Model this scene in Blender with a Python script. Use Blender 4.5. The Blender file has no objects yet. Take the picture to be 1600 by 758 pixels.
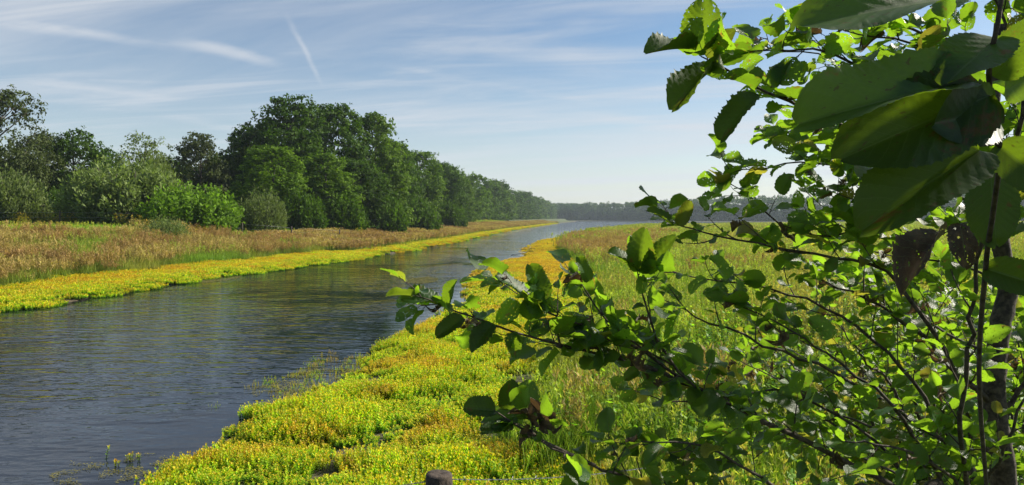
import bpy, math, random
import numpy as np
from mathutils import Vector, Matrix

random.seed(7)
rng = np.random.default_rng(11)
SC = bpy.context.scene
COL = SC.collection
R = math.radians

# ------------------------------------------------------------------ camera, sky, sun, exposure
H = 3.0                 # eye height above the water
F = 1142.0              # focal length in photo pixels (1600 wide)
HY = 341.0              # horizon row
cam_d = bpy.data.cameras.new("camera")
cam = bpy.data.objects.new("camera", cam_d)
COL.objects.link(cam)
cam.location = (0, 0, H)
cam.rotation_euler = (R(90), 0, 0)
cam_d.sensor_width = 36.0
cam_d.lens = 36.0 * F / 1600.0
cam_d.shift_y = -(379.0 - HY) / 1600.0
cam_d.clip_start = 0.02
cam_d.clip_end = 9000
SC.camera = cam

SUN_AZ, SUN_EL = R(67), R(34)      # azimuth clockwise from +Y (towards +X)
w = bpy.data.worlds.new("World")
SC.world = w
w.use_nodes = True
nt = w.node_tree
N, L = nt.nodes, nt.links
N.clear()


def nn(nodes, kind, **kw):
    n = nodes.new(kind)
    for k, v in kw.items():
        setattr(n, k, v)
    return n


def mth(nodes, links, op, a, b=None, c=None, clamp=False):
    n = nodes.new('ShaderNodeMath')
    n.operation = op
    n.use_clamp = clamp
    for i, v in enumerate((a, b, c)):
        if v is None:
            continue
        if isinstance(v, (int, float)):
            n.inputs[i].default_value = v
        else:
            links.new(v, n.inputs[i])
    return n.outputs[0]


def smooth(nodes, links, val, lo, hi):
    n = nodes.new('ShaderNodeMapRange')
    n.interpolation_type = 'SMOOTHSTEP'
    links.new(val, n.inputs['Value'])
    n.inputs['From Min'].default_value = lo
    n.inputs['From Max'].default_value = hi
    return n.outputs[0]


def mixc(nodes, links, fac, a, b, mode='MIX'):
    n = nodes.new('ShaderNodeMix')
    n.data_type = 'RGBA'
    n.blend_type = mode
    for s, v in ((n.inputs[0], fac), (n.inputs[6], a), (n.inputs[7], b)):
        if isinstance(v, (int, float)):
            s.default_value = v
        elif isinstance(v, tuple):
            s.default_value = (*v, 1) if len(v) == 3 else v
        else:
            links.new(v, s)
    return n.outputs[2]


def noise(nodes, links, vec, scale, detail=4, rough=0.55, dist=0.0):
    n = nodes.new('ShaderNodeTexNoise')
    n.inputs['Scale'].default_value = scale
    n.inputs['Detail'].default_value = detail
    n.inputs['Roughness'].default_value = rough
    n.inputs['Distortion'].default_value = dist
    if vec is not None:
        links.new(vec, n.inputs['Vector'])
    return n.outputs[0]


sky = nn(N, 'ShaderNodeTexSky', sky_type='NISHITA', sun_disc=False)
sky.sun_elevation = SUN_EL
sky.sun_rotation = SUN_AZ
sky.altitude = 0
sky.air_density = 1.0
sky.dust_density = 0.6
sky.ozone_density = 2.0
tc = N.new('ShaderNodeTexCoord')
sep = N.new('ShaderNodeSeparateXYZ')
L.new(tc.outputs['Generated'], sep.inputs[0])
zc = mth(N, L, 'MAXIMUM', sep.outputs['Z'], 0.0)
zz = mth(N, L, 'ADD', zc, 0.06)
U = mth(N, L, 'DIVIDE', sep.outputs['X'], zz)
V = mth(N, L, 'DIVIDE', sep.outputs['Y'], zz)


def cloud_vec(ang, sx, sy, off=0.0):
    ca, sa = math.cos(ang), math.sin(ang)
    a = mth(N, L, 'ADD', mth(N, L, 'MULTIPLY', U, ca * sx), mth(N, L, 'MULTIPLY', V, sa * sx))
    b = mth(N, L, 'ADD', mth(N, L, 'MULTIPLY', U, -sa * sy), mth(N, L, 'MULTIPLY', V, ca * sy))
    c = N.new('ShaderNodeCombineXYZ')
    L.new(a, c.inputs[0]); L.new(b, c.inputs[1]); c.inputs[2].default_value = off
    return c.outputs[0]


n1 = noise(N, L, cloud_vec(R(-28), 0.16, 0.75, 3.1), 1.0, 7, 0.58, 0.6)
n2 = noise(N, L, cloud_vec(R(20), 0.28, 0.42, 9.7), 1.0, 4, 0.5, 0.3)
n3 = noise(N, L, cloud_vec(R(-8), 0.5, 2.2, 1.7), 1.0, 6, 0.6, 1.0)
veil = mth(N, L, 'MULTIPLY', smooth(N, L, n1, 0.36, 0.78), smooth(N, L, n2, 0.28, 0.62))
wisps = mth(N, L, 'MULTIPLY', smooth(N, L, n3, 0.44, 0.78), 0.5)


def uv_of(x, y):
    v = Vector(((x - 800) / F, 1.0, -(y - HY) / F)).normalized()
    z = v.z + 0.06
    return v.x / z, v.y / z


def streak(p0, p1, width, strength, soft=0.25, wob=0.5):
    (u0, v0), (u1, v1) = uv_of(*p0), uv_of(*p1)
    dx, dy = u1 - u0, v1 - v0
    ln = math.hypot(dx, dy)
    dx, dy = dx / ln, dy / ln
    wn = noise(N, L, cloud_vec(0, 1.3, 1.3, p0[0] * 0.01), 1.0, 5, 0.6)
    s = mth(N, L, 'ADD', mth(N, L, 'MULTIPLY', mth(N, L, 'SUBTRACT', U, u0), dx),
            mth(N, L, 'MULTIPLY', mth(N, L, 'SUBTRACT', V, v0), dy))
    d = mth(N, L, 'ADD', mth(N, L, 'MULTIPLY', mth(N, L, 'SUBTRACT', U, u0), -dy),
            mth(N, L, 'MULTIPLY', mth(N, L, 'SUBTRACT', V, v0), dx))
    d = mth(N, L, 'ADD', d, mth(N, L, 'MULTIPLY', mth(N, L, 'SUBTRACT', wn, 0.5), width * wob * 4))
    d = mth(N, L, 'ABSOLUTE', d)
    across = mth(N, L, 'SUBTRACT', 1.0, smooth(N, L, d, 0.0, width))
    al = mth(N, L, 'MULTIPLY', smooth(N, L, s, 0.0, ln * soft),
             mth(N, L, 'SUBTRACT', 1.0, smooth(N, L, s, ln * (1 - soft), ln)))
    br = smooth(N, L, wn, 0.30, 0.62)
    return mth(N, L, 'MULTIPLY', mth(N, L, 'MULTIPLY', across, al), mth(N, L, 'MULTIPLY', br, strength))


tot = mth(N, L, 'ADD', mth(N, L, 'MULTIPLY', veil, 0.75), wisps)
for a in [((-60, 28), (330, 78), 0.12, 0.55, 0.25, 0.7), ((250, 62), (475, 108), 0.13, 0.6, 0.3, 0.6),
          ((440, 10), (506, 140), 0.022, 0.36, 0.3, 0.6), ((780, 10), (960, 130), 0.35, 0.22),
          ((560, 95), (960, 165), 0.10, 0.30), ((860, 175), (1120, 205), 0.25, 0.30),
          ((0, 120), (300, 160), 0.14, 0.28), ((240, 175), (420, 215), 0.2, 0.25)]:
    tot = mth(N, L, 'ADD', tot, streak(*a))
tot = mth(N, L, 'MINIMUM', tot, 0.85)
# low bright haze that all far skies have
low = mth(N, L, 'SUBTRACT', 1.0, smooth(N, L, sep.outputs['Z'], -0.02, 0.30))
hs = nn(N, 'ShaderNodeHueSaturation')
hs.inputs['Saturation'].default_value = 1.16
L.new(sky.outputs[0], hs.inputs['Color'])
c1 = mixc(N, L, tot, hs.outputs[0], (5.6, 6.0, 6.6))
c1 = mixc(N, L, mth(N, L, 'MULTIPLY', low, 0.42), c1, (7.6, 8.1, 8.6))
bg = N.new('ShaderNodeBackground')
bg.inputs['Strength'].default_value = 0.062
L.new(c1, bg.inputs['Color'])
ow = N.new('ShaderNodeOutputWorld')
L.new(bg.outputs[0], ow.inputs[0])

sd = bpy.data.lights.new("sun", 'SUN')
sd.energy = 4.8
sd.angle = R(0.5)
sd.color = (1.0, 0.92, 0.79)
sun = bpy.data.objects.new("sun", sd)
COL.objects.link(sun)
sdir = Vector((math.sin(SUN_AZ) * math.cos(SUN_EL), math.cos(SUN_AZ) * math.cos(SUN_EL), math.sin(SUN_EL)))
sun.rotation_euler = sdir.to_track_quat('Z', 'Y').to_euler()
sun.location = (60, 40, 60)

vs = SC.view_settings
vs.view_transform = 'Standard'
vs.look = 'None'
vs.gamma = 1
vs.exposure = 0.86
vs.use_curve_mapping = False
SC.cycles.max_bounces = 6
SC.cycles.diffuse_bounces = 3
SC.cycles.glossy_bounces = 3
SC.cycles.transmission_bounces = 4
SC.cycles.transparent_max_bounces = 10
SC.cycles.volume_bounces = 1
SC.cycles.sample_clamp_indirect = 6
SC.cycles.caustics_reflective = False
SC.cycles.caustics_refractive = False


# ------------------------------------------------------------------ helpers
def W(x, y, d):
    """photo pixel at a distance d (metres along the view axis) -> world point"""
    return np.array(((x - 800.0) / F * d, d, H - (y - HY) / F * d))


def G(x, y, z=0.0):
    """photo pixel -> point on the level z"""
    return W(x, y, (H - z) * F / (y - HY))


def tag(o, label=None, cat=None, group=None, kind=None):
    if label: o['label'] = label
    if cat: o['category'] = cat
    if group: o['group'] = group
    if kind: o['kind'] = kind
    return o


def empty(name, loc=(0, 0, 0), rz=0.0):
    o = bpy.data.objects.new(name, None)
    o.empty_display_size = 0.2
    COL.objects.link(o)
    o.location = loc
    o.rotation_euler = (0, 0, rz)
    return o


class MB:
    """collects vertices, faces, uvs and two float attributes; becomes ONE mesh"""

    def __init__(s):
        s.v = []; s.f3 = []; s.f4 = []; s.uv = []; s.tip = []; s.rnd = []; s.n = 0

    def add(s, v, f4=None, f3=None, uv=None, tip=None, rnd=None):
        v = np.asarray(v, float).reshape(-1, 3)
        k = len(v)
        s.v.append(v)
        if f4 is not None and len(f4): s.f4.append(np.asarray(f4, int).reshape(-1, 4) + s.n)
        if f3 is not None and len(f3): s.f3.append(np.asarray(f3, int).reshape(-1, 3) + s.n)
        s.uv.append(np.zeros((k, 2)) if uv is None else np.asarray(uv, float).reshape(-1, 2))
        s.tip.append(np.zeros(k) if tip is None else np.broadcast_to(np.asarray(tip, float), (k,)))
        s.rnd.append(np.zeros(k) if rnd is None else np.broadcast_to(np.asarray(rnd, float), (k,)))
        s.n += k

    def tube(s, pts, rad, seg=6, tip=0.0, cap=True):
        pts = np.asarray(pts, float)
        n = len(pts)
        rad = np.broadcast_to(np.asarray(rad, float), (n,))
        T = np.gradient(pts, axis=0)
        T /= np.linalg.norm(T, axis=1)[:, None] + 1e-9
        ref = np.array((0, 0, 1.0)) if abs(T[:, 2]).mean() < 0.8 else np.array((1.0, 0, 0))
        A = np.cross(T, ref); A /= np.linalg.norm(A, axis=1)[:, None] + 1e-9
        B = np.cross(T, A)
        an = np.linspace(0, 2 * np.pi, seg, endpoint=False)
        ring = (A[:, None] * np.cos(an)[None, :, None] + B[:, None] * np.sin(an)[None, :, None]) * rad[:, None, None]
        v = (pts[:, None] + ring).reshape(-1, 3)
        i = np.arange(n - 1)[:, None] * seg
        j = np.arange(seg)[None, :]
        j2 = (j + 1) % seg
        f = np.stack([i + j, i + j2, i + seg + j2, i + seg + j], -1).reshape(-1, 4)
        f3 = None
        if cap:
            v = np.vstack([v, pts[0], pts[-1]])
            a, b = n * seg, n * seg + 1
            f3 = [(a, (k + 1) % seg, k) for k in range(seg)] + \
                 [(b, (n - 1) * seg + k, (n - 1) * seg + (k + 1) % seg) for k in range(seg)]
        uv = np.zeros((len(v), 2))
        s.add(v, f, f3, uv, tip)

    def mesh(s, name, mat, smooth=False):
        me = bpy.data.meshes.new(name)
        v = np.vstack(s.v)
        f4 = np.vstack(s.f4) if s.f4 else np.zeros((0, 4), int)
        f3 = np.vstack(s.f3) if s.f3 else np.zeros((0, 3), int)
        me.vertices.add(len(v)); me.vertices.foreach_set('co', v.astype(np.float32).ravel())
        li = np.concatenate([f4.ravel(), f3.ravel()]).astype(np.int32)
        me.loops.add(len(li)); me.loops.foreach_set('vertex_index', li)
        tot = np.concatenate([np.full(len(f4), 4), np.full(len(f3), 3)]).astype(np.int32)
        st = np.concatenate([[0], np.cumsum(tot)[:-1]]).astype(np.int32)
        me.polygons.add(len(tot)); me.polygons.foreach_set('loop_start', st)
        me.polygons.foreach_set('loop_total', tot)
        if smooth: me.polygons.foreach_set('use_smooth', np.ones(len(tot), bool))
        me.update(calc_edges=True)
        uvl = me.uv_layers.new(name='UVMap')
        uvl.data.foreach_set('uv', np.vstack(s.uv)[li].astype(np.float32).ravel())
        for nm, arr in (('tip', s.tip), ('rnd', s.rnd)):
            at = me.attributes.new(nm, 'FLOAT', 'POINT')
            at.data.foreach_set('value', np.concatenate(arr).astype(np.float32))
        if mat: me.materials.append(mat)
        return me

    def build(s, name, mat, parent=None, smooth=False, loc=None):
        o = bpy.data.objects.new(name, s.mesh(name, mat, smooth))
        COL.objects.link(o)
        if parent: o.parent = parent
        if loc is not None: o.location = loc
        return o


def spline(pts, n):
    """Catmull-Rom through the points"""
    P = np.asarray(pts, float)
    if len(P) == 2:
        t = np.linspace(0, 1, n)[:, None]
        return P[0] * (1 - t) + P[1] * t
    P = np.vstack([2 * P[0] - P[1], P, 2 * P[-1] - P[-2]])
    m = len(P) - 3
    t = np.linspace(0, m - 1e-6, n)
    i = t.astype(int); u = (t - i)[:, None]
    p0, p1, p2, p3 = P[i], P[i + 1], P[i + 2], P[i + 3]
    return 0.5 * (2 * p1 + (p2 - p0) * u + (2 * p0 - 5 * p1 + 4 * p2 - p3) * u ** 2 + (3 * p1 - p0 - 3 * p2 + p3) * u ** 3)


def vnoise(x, y, s, seed=0):
    """smooth value noise on arrays"""
    x = np.asarray(x) / s; y = np.asarray(y) / s
    xi, yi = np.floor(x).astype(int), np.floor(y).astype(int)
    fx, fy = x - xi, y - yi
    fx, fy = fx * fx * (3 - 2 * fx), fy * fy * (3 - 2 * fy)

    def h(a, b):
        k = (a * 374761393 + b * 668265263 + seed * 974634777) & 0xffffffff
        k = ((k ^ (k >> 13)) * 1274126177) & 0xffffffff
        return ((k ^ (k >> 16)) & 0xffff) / 65535.0
    return (h(xi, yi) * (1 - fx) + h(xi + 1, yi) * fx) * (1 - fy) + (h(xi, yi + 1) * (1 - fx) + h(xi + 1, yi + 1) * fx) * fy


# ------------------------------------------------------------------ materials
def mat_new(name):
    m = bpy.data.materials.new(name)
    m.use_nodes = True
    m.node_tree.nodes.clear()
    return m, m.node_tree.nodes, m.node_tree.links


def plant_mat(name, ramp, alt=None, alt_scale=0.6, alt_rng=(0.45, 0.6), trans=0.35, rough=0.55, val=0.35,
              spec=0.3, tboost=1.6, patch=None):
    """ramp: [(pos, rgb)...] read along the 'tip' attribute; alt: a second ramp blended by world-space noise"""
    m, N, L = mat_new(name)
    at = nn(N, 'ShaderNodeAttribute', attribute_name='tip')
    rn = nn(N, 'ShaderNodeAttribute', attribute_name='rnd')
    geo = N.new('ShaderNodeNewGeometry')

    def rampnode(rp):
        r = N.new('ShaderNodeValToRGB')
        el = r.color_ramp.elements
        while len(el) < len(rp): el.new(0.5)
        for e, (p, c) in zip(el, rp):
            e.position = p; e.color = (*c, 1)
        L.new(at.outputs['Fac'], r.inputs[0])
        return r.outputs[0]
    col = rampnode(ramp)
    if alt:
        nz = noise(N, L, geo.outputs['Position'], alt_scale, 3, 0.6)
        col = mixc(N, L, smooth(N, L, nz, *alt_rng), col, rampnode(alt))
    oi = N.new('ShaderNodeObjectInfo')
    v = mth(N, L, 'ADD', mth(N, L, 'MULTIPLY', rn.outputs['Fac'], val * 2), 1 - val)
    v = mth(N, L, 'MULTIPLY', v, mth(N, L, 'ADD', mth(N, L, 'MULTIPLY', oi.outputs['Random'], 0.3), 0.85))
    sc = N.new('ShaderNodeVectorMath'); sc.operation = 'SCALE'
    L.new(col, sc.inputs[0]); L.new(v, sc.inputs['Scale'])
    pb = N.new('ShaderNodeBsdfPrincipled')
    pb.inputs['Roughness'].default_value = rough
    pb.inputs['Specular IOR Level'].default_value = spec
    L.new(sc.outputs[0], pb.inputs['Base Color'])
    tr = N.new('ShaderNodeBsdfTranslucent')
    tb = mixc(N, L, 1.0, sc.outputs[0], (tboost, tboost * 1.1, tboost * 0.45), 'MULTIPLY')
    L.new(tb, tr.inputs['Color'])
    mx = N.new('ShaderNodeMixShader'); mx.inputs[0].default_value = trans
    L.new(pb.outputs[0], mx.inputs[1]); L.new(tr.outputs[0], mx.inputs[2])
    o = N.new('ShaderNodeOutputMaterial')
    L.new(mx.outputs[0], o.inputs[0])
    return m


def bark_mat(name, c0, c1, scale=40, rough=0.85):
    m, N, L = mat_new(name)
    t = N.new('ShaderNodeTexCoord')
    nz = noise(N, L, t.outputs['Object'], scale, 6, 0.65)
    col = mixc(N, L, smooth(N, L, nz, 0.35, 0.65), c0, c1)
    pb = N.new('ShaderNodeBsdfPrincipled')
    pb.inputs['Roughness'].default_value = rough
    L.new(col, pb.inputs['Base Color'])
    bp = N.new('ShaderNodeBump'); bp.inputs['Strength'].default_value = 0.6; bp.inputs['Distance'].default_value = 0.01
    L.new(nz, bp.inputs['Height']); L.new(bp.outputs[0], pb.inputs['Normal'])
    o = N.new('ShaderNodeOutputMaterial'); L.new(pb.outputs[0], o.inputs[0])
    return m


def leaf_mat(name, top, alt, trcol, trans=0.5, rough=0.42, holes=0.0, veins=8.0, brown=0.0, spec=0.5, bump=0.35):
    m, N, L = mat_new(name)
    uv = N.new('ShaderNodeTexCoord')
    sp = N.new('ShaderNodeSeparateXYZ'); L.new(uv.outputs['UV'], sp.inputs[0])
    rn = nn(N, 'ShaderNodeAttribute', attribute_name='rnd')
    a = mth(N, L, 'ABSOLUTE', mth(N, L, 'SUBTRACT', sp.outputs[0], 0.5))
    mid = mth(N, L, 'SUBTRACT', 1.0, smooth(N, L, a, 0.004, 0.016))
    k = mth(N, L, 'FRACT', mth(N, L, 'MULTIPLY', mth(N, L, 'SUBTRACT', sp.outputs[1], mth(N, L, 'MULTIPLY', a, 0.55)), veins))
    k = mth(N, L, 'ABSOLUTE', mth(N, L, 'SUBTRACT', k, 0.5))
    side = smooth(N, L, k, 0.455, 0.495)
    vein = mth(N, L, 'MAXIMUM', mid, mth(N, L, 'MULTIPLY', side, 0.7))
    vec = N.new('ShaderNodeVectorMath'); vec.operation = 'ADD'
    L.new(uv.outputs['UV'], vec.inputs[0])
    cx = N.new('ShaderNodeCombineXYZ')
    L.new(mth(N, L, 'MULTIPLY', rn.outputs['Fac'], 57.0), cx.inputs[2])
    L.new(cx.outputs[0], vec.inputs[1])
    n_big = noise(N, L, vec.outputs[0], 3.0, 4, 0.6)
    n_fine = noise(N, L, vec.outputs[0], 30.0, 3, 0.6)
    col = mixc(N, L, smooth(N, L, n_big, 0.4, 0.7), top, alt)
    old = smooth(N, L, mth(N, L, 'FRACT', mth(N, L, 'MULTIPLY', rn.outputs['Fac'], 7.31)), 0.90, 0.96)
    col = mixc(N, L, mth(N, L, 'MULTIPLY', old, 0.8), col, (0.20, 0.17, 0.03))
    v = mth(N, L, 'ADD', mth(N, L, 'MULTIPLY', rn.outputs['Fac'], 0.9), 0.55)
    v = mth(N, L, 'MULTIPLY', v, mth(N, L, 'ADD', mth(N, L, 'MULTIPLY', n_fine, 0.5), 0.75))
    sc = N.new('ShaderNodeVectorMath'); sc.operation = 'SCALE'
    L.new(col, sc.inputs[0]); L.new(v, sc.inputs['Scale'])
    colv = mixc(N, L, mth(N, L, 'MULTIPLY', vein, 0.6), sc.outputs[0], (0.14, 0.20, 0.06))
    vo = N.new('ShaderNodeTexVoronoi'); vo.feature = 'DISTANCE_TO_EDGE'; vo.inputs['Scale'].default_value = 34
    L.new(vec.outputs[0], vo.inputs['Vector'])
    net = mth(N, L, 'SUBTRACT', 1.0, smooth(N, L, vo.outputs['Distance'], 0.0, 0.10))
    colv = mixc(N, L, mth(N, L, 'MULTIPLY', net, 0.22), colv, (0.10, 0.15, 0.04))
    spots = noise(N, L, vec.outputs[0], 17.0, 2, 0.5)
    spt = smooth(N, L, spots, 0.66, 0.70)
    colv = mixc(N, L, mth(N, L, 'MULTIPLY', spt, 0.7), colv, (0.10, 0.06, 0.025))
    # brown eaten margins
    edge = mth(N, L, 'MULTIPLY', smooth(N, L, n_big, 0.62 - brown, 0.70 - brown), smooth(N, L, n_fine, 0.3, 0.55))
    colv = mixc(N, L, mth(N, L, 'MULTIPLY', edge, 0.8), colv, (0.12, 0.065, 0.02))
    pb = N.new('ShaderNodeBsdfPrincipled')
    pb.inputs['Roughness'].default_value = rough
    pb.inputs['Specular IOR Level'].default_value = spec
    L.new(colv, pb.inputs['Base Color'])
    bp = N.new('ShaderNodeBump'); bp.inputs['Strength'].default_value = bump; bp.inputs['Distance'].default_value = 0.002
    hgt = mth(N, L, 'ADD', mth(N, L, 'MULTIPLY', vein, -1.0), mth(N, L, 'MULTIPLY', n_fine, 0.8))
    hgt = mth(N, L, 'SUBTRACT', hgt, mth(N, L, 'MULTIPLY', net, 0.4))
    L.new(hgt, bp.inputs['Height']); L.new(bp.outputs[0], pb.inputs['Normal'])
    tr = N.new('ShaderNodeBsdfTranslucent')
    tcn0 = mixc(N, L, mth(N, L, 'MULTIPLY', old, 0.7), trcol, (0.60, 0.46, 0.05))
    tcn = mixc(N, L, mth(N, L, 'MULTIPLY', vein, 0.45), tcn0, tuple(c * 0.45 for c in trcol))
    tcn = mixc(N, L, mth(N, L, 'MULTIPLY', mth(N, L, 'MAXIMUM', mth(N, L, 'MULTIPLY', net, 0.22), spt), 0.8), tcn, (0.12, 0.13, 0.01))
    tcn = mixc(N, L, mth(N, L, 'MULTIPLY', edge, 0.9), tcn, (0.35, 0.16, 0.03))
    sc2 = N.new('ShaderNodeVectorMath'); sc2.operation = 'SCALE'
    L.new(tcn, sc2.inputs[0]); L.new(mth(N, L, 'ADD', mth(N, L, 'MULTIPLY', v, 0.6), 0.35), sc2.inputs['Scale'])
    L.new(sc2.outputs[0], tr.inputs['Color'])
    mx = N.new('ShaderNodeMixShader'); mx.inputs[0].default_value = trans
    L.new(pb.outputs[0], mx.inputs[1]); L.new(tr.outputs[0], mx.inputs[2])
    out = mx.outputs[0]
    if holes > 0:
        n_h = noise(N, L, vec.outputs[0], 11.0, 2, 0.5)
        msk = mth(N, L, 'MULTIPLY', mth(N, L, 'GREATER_THAN', n_h, 0.655), mth(N, L, 'GREATER_THAN', rn.outputs['Fac'], 1 - holes))
        tp = N.new('ShaderNodeBsdfTransparent')
        m2 = N.new('ShaderNodeMixShader')
        L.new(msk, m2.inputs[0]); L.new(out, m2.inputs[1]); L.new(tp.outputs[0], m2.inputs[2])
        out = m2.outputs[0]
    o = N.new('ShaderNodeOutputMaterial'); L.new(out, o.inputs[0])
    return m


M = {}
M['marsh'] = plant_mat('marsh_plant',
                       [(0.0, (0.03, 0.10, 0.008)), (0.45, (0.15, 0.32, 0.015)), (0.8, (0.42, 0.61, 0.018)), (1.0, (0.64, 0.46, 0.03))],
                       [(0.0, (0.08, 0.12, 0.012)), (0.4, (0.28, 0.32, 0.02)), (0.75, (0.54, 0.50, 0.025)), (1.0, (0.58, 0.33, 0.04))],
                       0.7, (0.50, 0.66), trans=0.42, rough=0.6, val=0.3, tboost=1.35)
M['marsh_orange'] = plant_mat('marsh_plant_orange',
                              [(0.0, (0.12, 0.15, 0.012)), (0.4, (0.36, 0.36, 0.015)), (1.0, (0.60, 0.47, 0.02))],
                              [(0.0, (0.16, 0.14, 0.012)), (0.4, (0.42, 0.34, 0.02)), (1.0, (0.57, 0.36, 0.02))],
                              0.35, (0.42, 0.58), trans=0.42, rough=0.6, val=0.3, tboost=1.3)
M['reed'] = plant_mat('dry_grass',
                      [(0.0, (0.05, 0.12, 0.012)), (0.35, (0.17, 0.24, 0.03)), (0.7, (0.30, 0.23, 0.06)), (1.0, (0.33, 0.195, 0.085))],
                      [(0.0, (0.08, 0.15, 0.02)), (0.4, (0.22, 0.30, 0.03)), (0.75, (0.36, 0.34, 0.07)), (1.0, (0.42, 0.30, 0.12))],
                      0.16, (0.42, 0.6), trans=0.35, rough=0.7, val=0.35, tboost=1.2)
M['meadow'] = plant_mat('meadow_grass',
                        [(0.0, (0.07, 0.16, 0.015)), (0.5, (0.22, 0.36, 0.03)), (1.0, (0.36, 0.42, 0.06))],
                        [(0.0, (0.10, 0.14, 0.02)), (0.5, (0.32, 0.33, 0.05)), (1.0, (0.44, 0.36, 0.10))],
                        0.22, (0.45, 0.62), trans=0.4, rough=0.65, val=0.35, tboost=1.25)
M['verge'] = plant_mat('verge_grass',
                       [(0.0, (0.08, 0.20, 0.012)), (0.5, (0.22, 0.40, 0.02)), (1.0, (0.40, 0.42, 0.06))],
                       [(0.0, (0.12, 0.18, 0.02)), (0.5, (0.34, 0.38, 0.04)), (1.0, (0.48, 0.36, 0.08))],
                       0.12, (0.45, 0.62), trans=0.4, rough=0.65, val=0.35, tboost=1.25)
M['herb'] = plant_mat('herb_leaves',
                      [(0.0, (0.03, 0.09, 0.012)), (0.5, (0.08, 0.21, 0.015)), (1.0, (0.17, 0.34, 0.02))],
                      [(0.0, (0.04, 0.08, 0.012)), (0.5, (0.14, 0.23, 0.02)), (1.0, (0.26, 0.34, 0.03))],
                      0.9, (0.45, 0.6), trans=0.45, rough=0.5, val=0.4, tboost=1.7)


def crown_mat(name, a, b, trans=0.3, tb=1.4):
    return plant_mat(name, [(0, a), (1, b)], None, trans=trans, rough=0.65, val=0.3, tboost=tb, spec=0.12)


M['oak'] = crown_mat('crown_dark', (0.014, 0.042, 0.004), (0.078, 0.148, 0.008))
M['oak_light'] = crown_mat('crown_mid', (0.022, 0.060, 0.005), (0.13, 0.22, 0.011))
M['olive'] = crown_mat('crown_olive', (0.045, 0.060, 0.020), (0.090, 0.120, 0.035))
M['pale'] = crown_mat('crown_pale', (0.065, 0.095, 0.022), (0.15, 0.20, 0.045), 0.35)
M['willow'] = crown_mat('willow_leaves', (0.065, 0.100, 0.028), (0.18, 0.235, 0.075), 0.3)
M['bright'] = crown_mat('bright_shrub', (0.06, 0.125, 0.012), (0.16, 0.28, 0.025), 0.35)
M['straw'] = crown_mat('straw_shrub', (0.10, 0.11, 0.03), (0.24, 0.22, 0.08), 0.3)
M['bark'] = bark_mat('bark', (0.035, 0.028, 0.020), (0.10, 0.085, 0.065))
M['alder_bark'] = bark_mat('alder_bark', (0.030, 0.021, 0.015), (0.11, 0.085, 0.060), 60)
M['post'] = bark_mat('weathered_wood', (0.022, 0.016, 0.012), (0.085, 0.062, 0.045), 38)
M['leaf'] = leaf_mat('alder_leaf', (0.012, 0.050, 0.010), (0.028, 0.085, 0.010), (0.31, 0.56, 0.02), 0.48, 0.34, holes=0.5, brown=0.01)
M['leaf_big'] = leaf_mat('alder_leaf_near', (0.012, 0.045, 0.010), (0.024, 0.072, 0.010), (0.26, 0.42, 0.015), 0.36, 0.50, holes=0.12, veins=9, brown=0.005, spec=0.3, bump=0.07)
M['leaf_brown'] = leaf_mat('withered_leaf', (0.055, 0.030, 0.016), (0.19, 0.12, 0.055), (0.20, 0.11, 0.04), 0.15, 0.6, holes=0.9, brown=0.0)


def metal_mat():
    m, N, L = mat_new('galvanised_wire')
    pb = N.new('ShaderNodeBsdfPrincipled')
    pb.inputs['Base Color'].default_value = (0.35, 0.35, 0.36, 1)
    pb.inputs['Metallic'].default_value = 0.8
    pb.inputs['Roughness'].default_value = 0.45
    o = N.new('ShaderNodeOutputMaterial'); L.new(pb.outputs[0], o.inputs[0])
    return m


M['wire'] = metal_mat()


def ground_mat():
    m, N, L = mat_new('ground')
    g = N.new('ShaderNodeNewGeometry')
    sp = N.new('ShaderNodeSeparateXYZ'); L.new(g.outputs['Position'], sp.inputs[0])
    a = noise(N, L, g.outputs['Position'], 0.35, 6, 0.6)
    b = noise(N, L, g.outputs['Position'], 6.0, 6, 0.65)
    green = mixc(N, L, smooth(N, L, a, 0.4, 0.62), (0.05, 0.085, 0.012), (0.13, 0.14, 0.03))
    green = mixc(N, L, smooth(N, L, b, 0.35, 0.7), green, (0.025, 0.045, 0.008))
    mud = mixc(N, L, smooth(N, L, b, 0.35, 0.65), (0.045, 0.034, 0.020), (0.11, 0.085, 0.05))
    h = smooth(N, L, mth(N, L, 'ADD', sp.outputs[2], mth(N, L, 'MULTIPLY', b, 0.12)), 0.15, 0.24)
    col = mixc(N, L, h, mud, green)
    pb = N.new('ShaderNodeBsdfPrincipled'); pb.inputs['Roughness'].default_value = 0.9
    L.new(col, pb.inputs['Base Color'])
    bp = N.new('ShaderNodeBump'); bp.inputs['Strength'].default_value = 0.7; bp.inputs['Distance'].default_value = 0.08
    L.new(b, bp.inputs['Height']); L.new(bp.outputs[0], pb.inputs['Normal'])
    o = N.new('ShaderNodeOutputMaterial'); L.new(pb.outputs[0], o.inputs[0])
    return m


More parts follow.
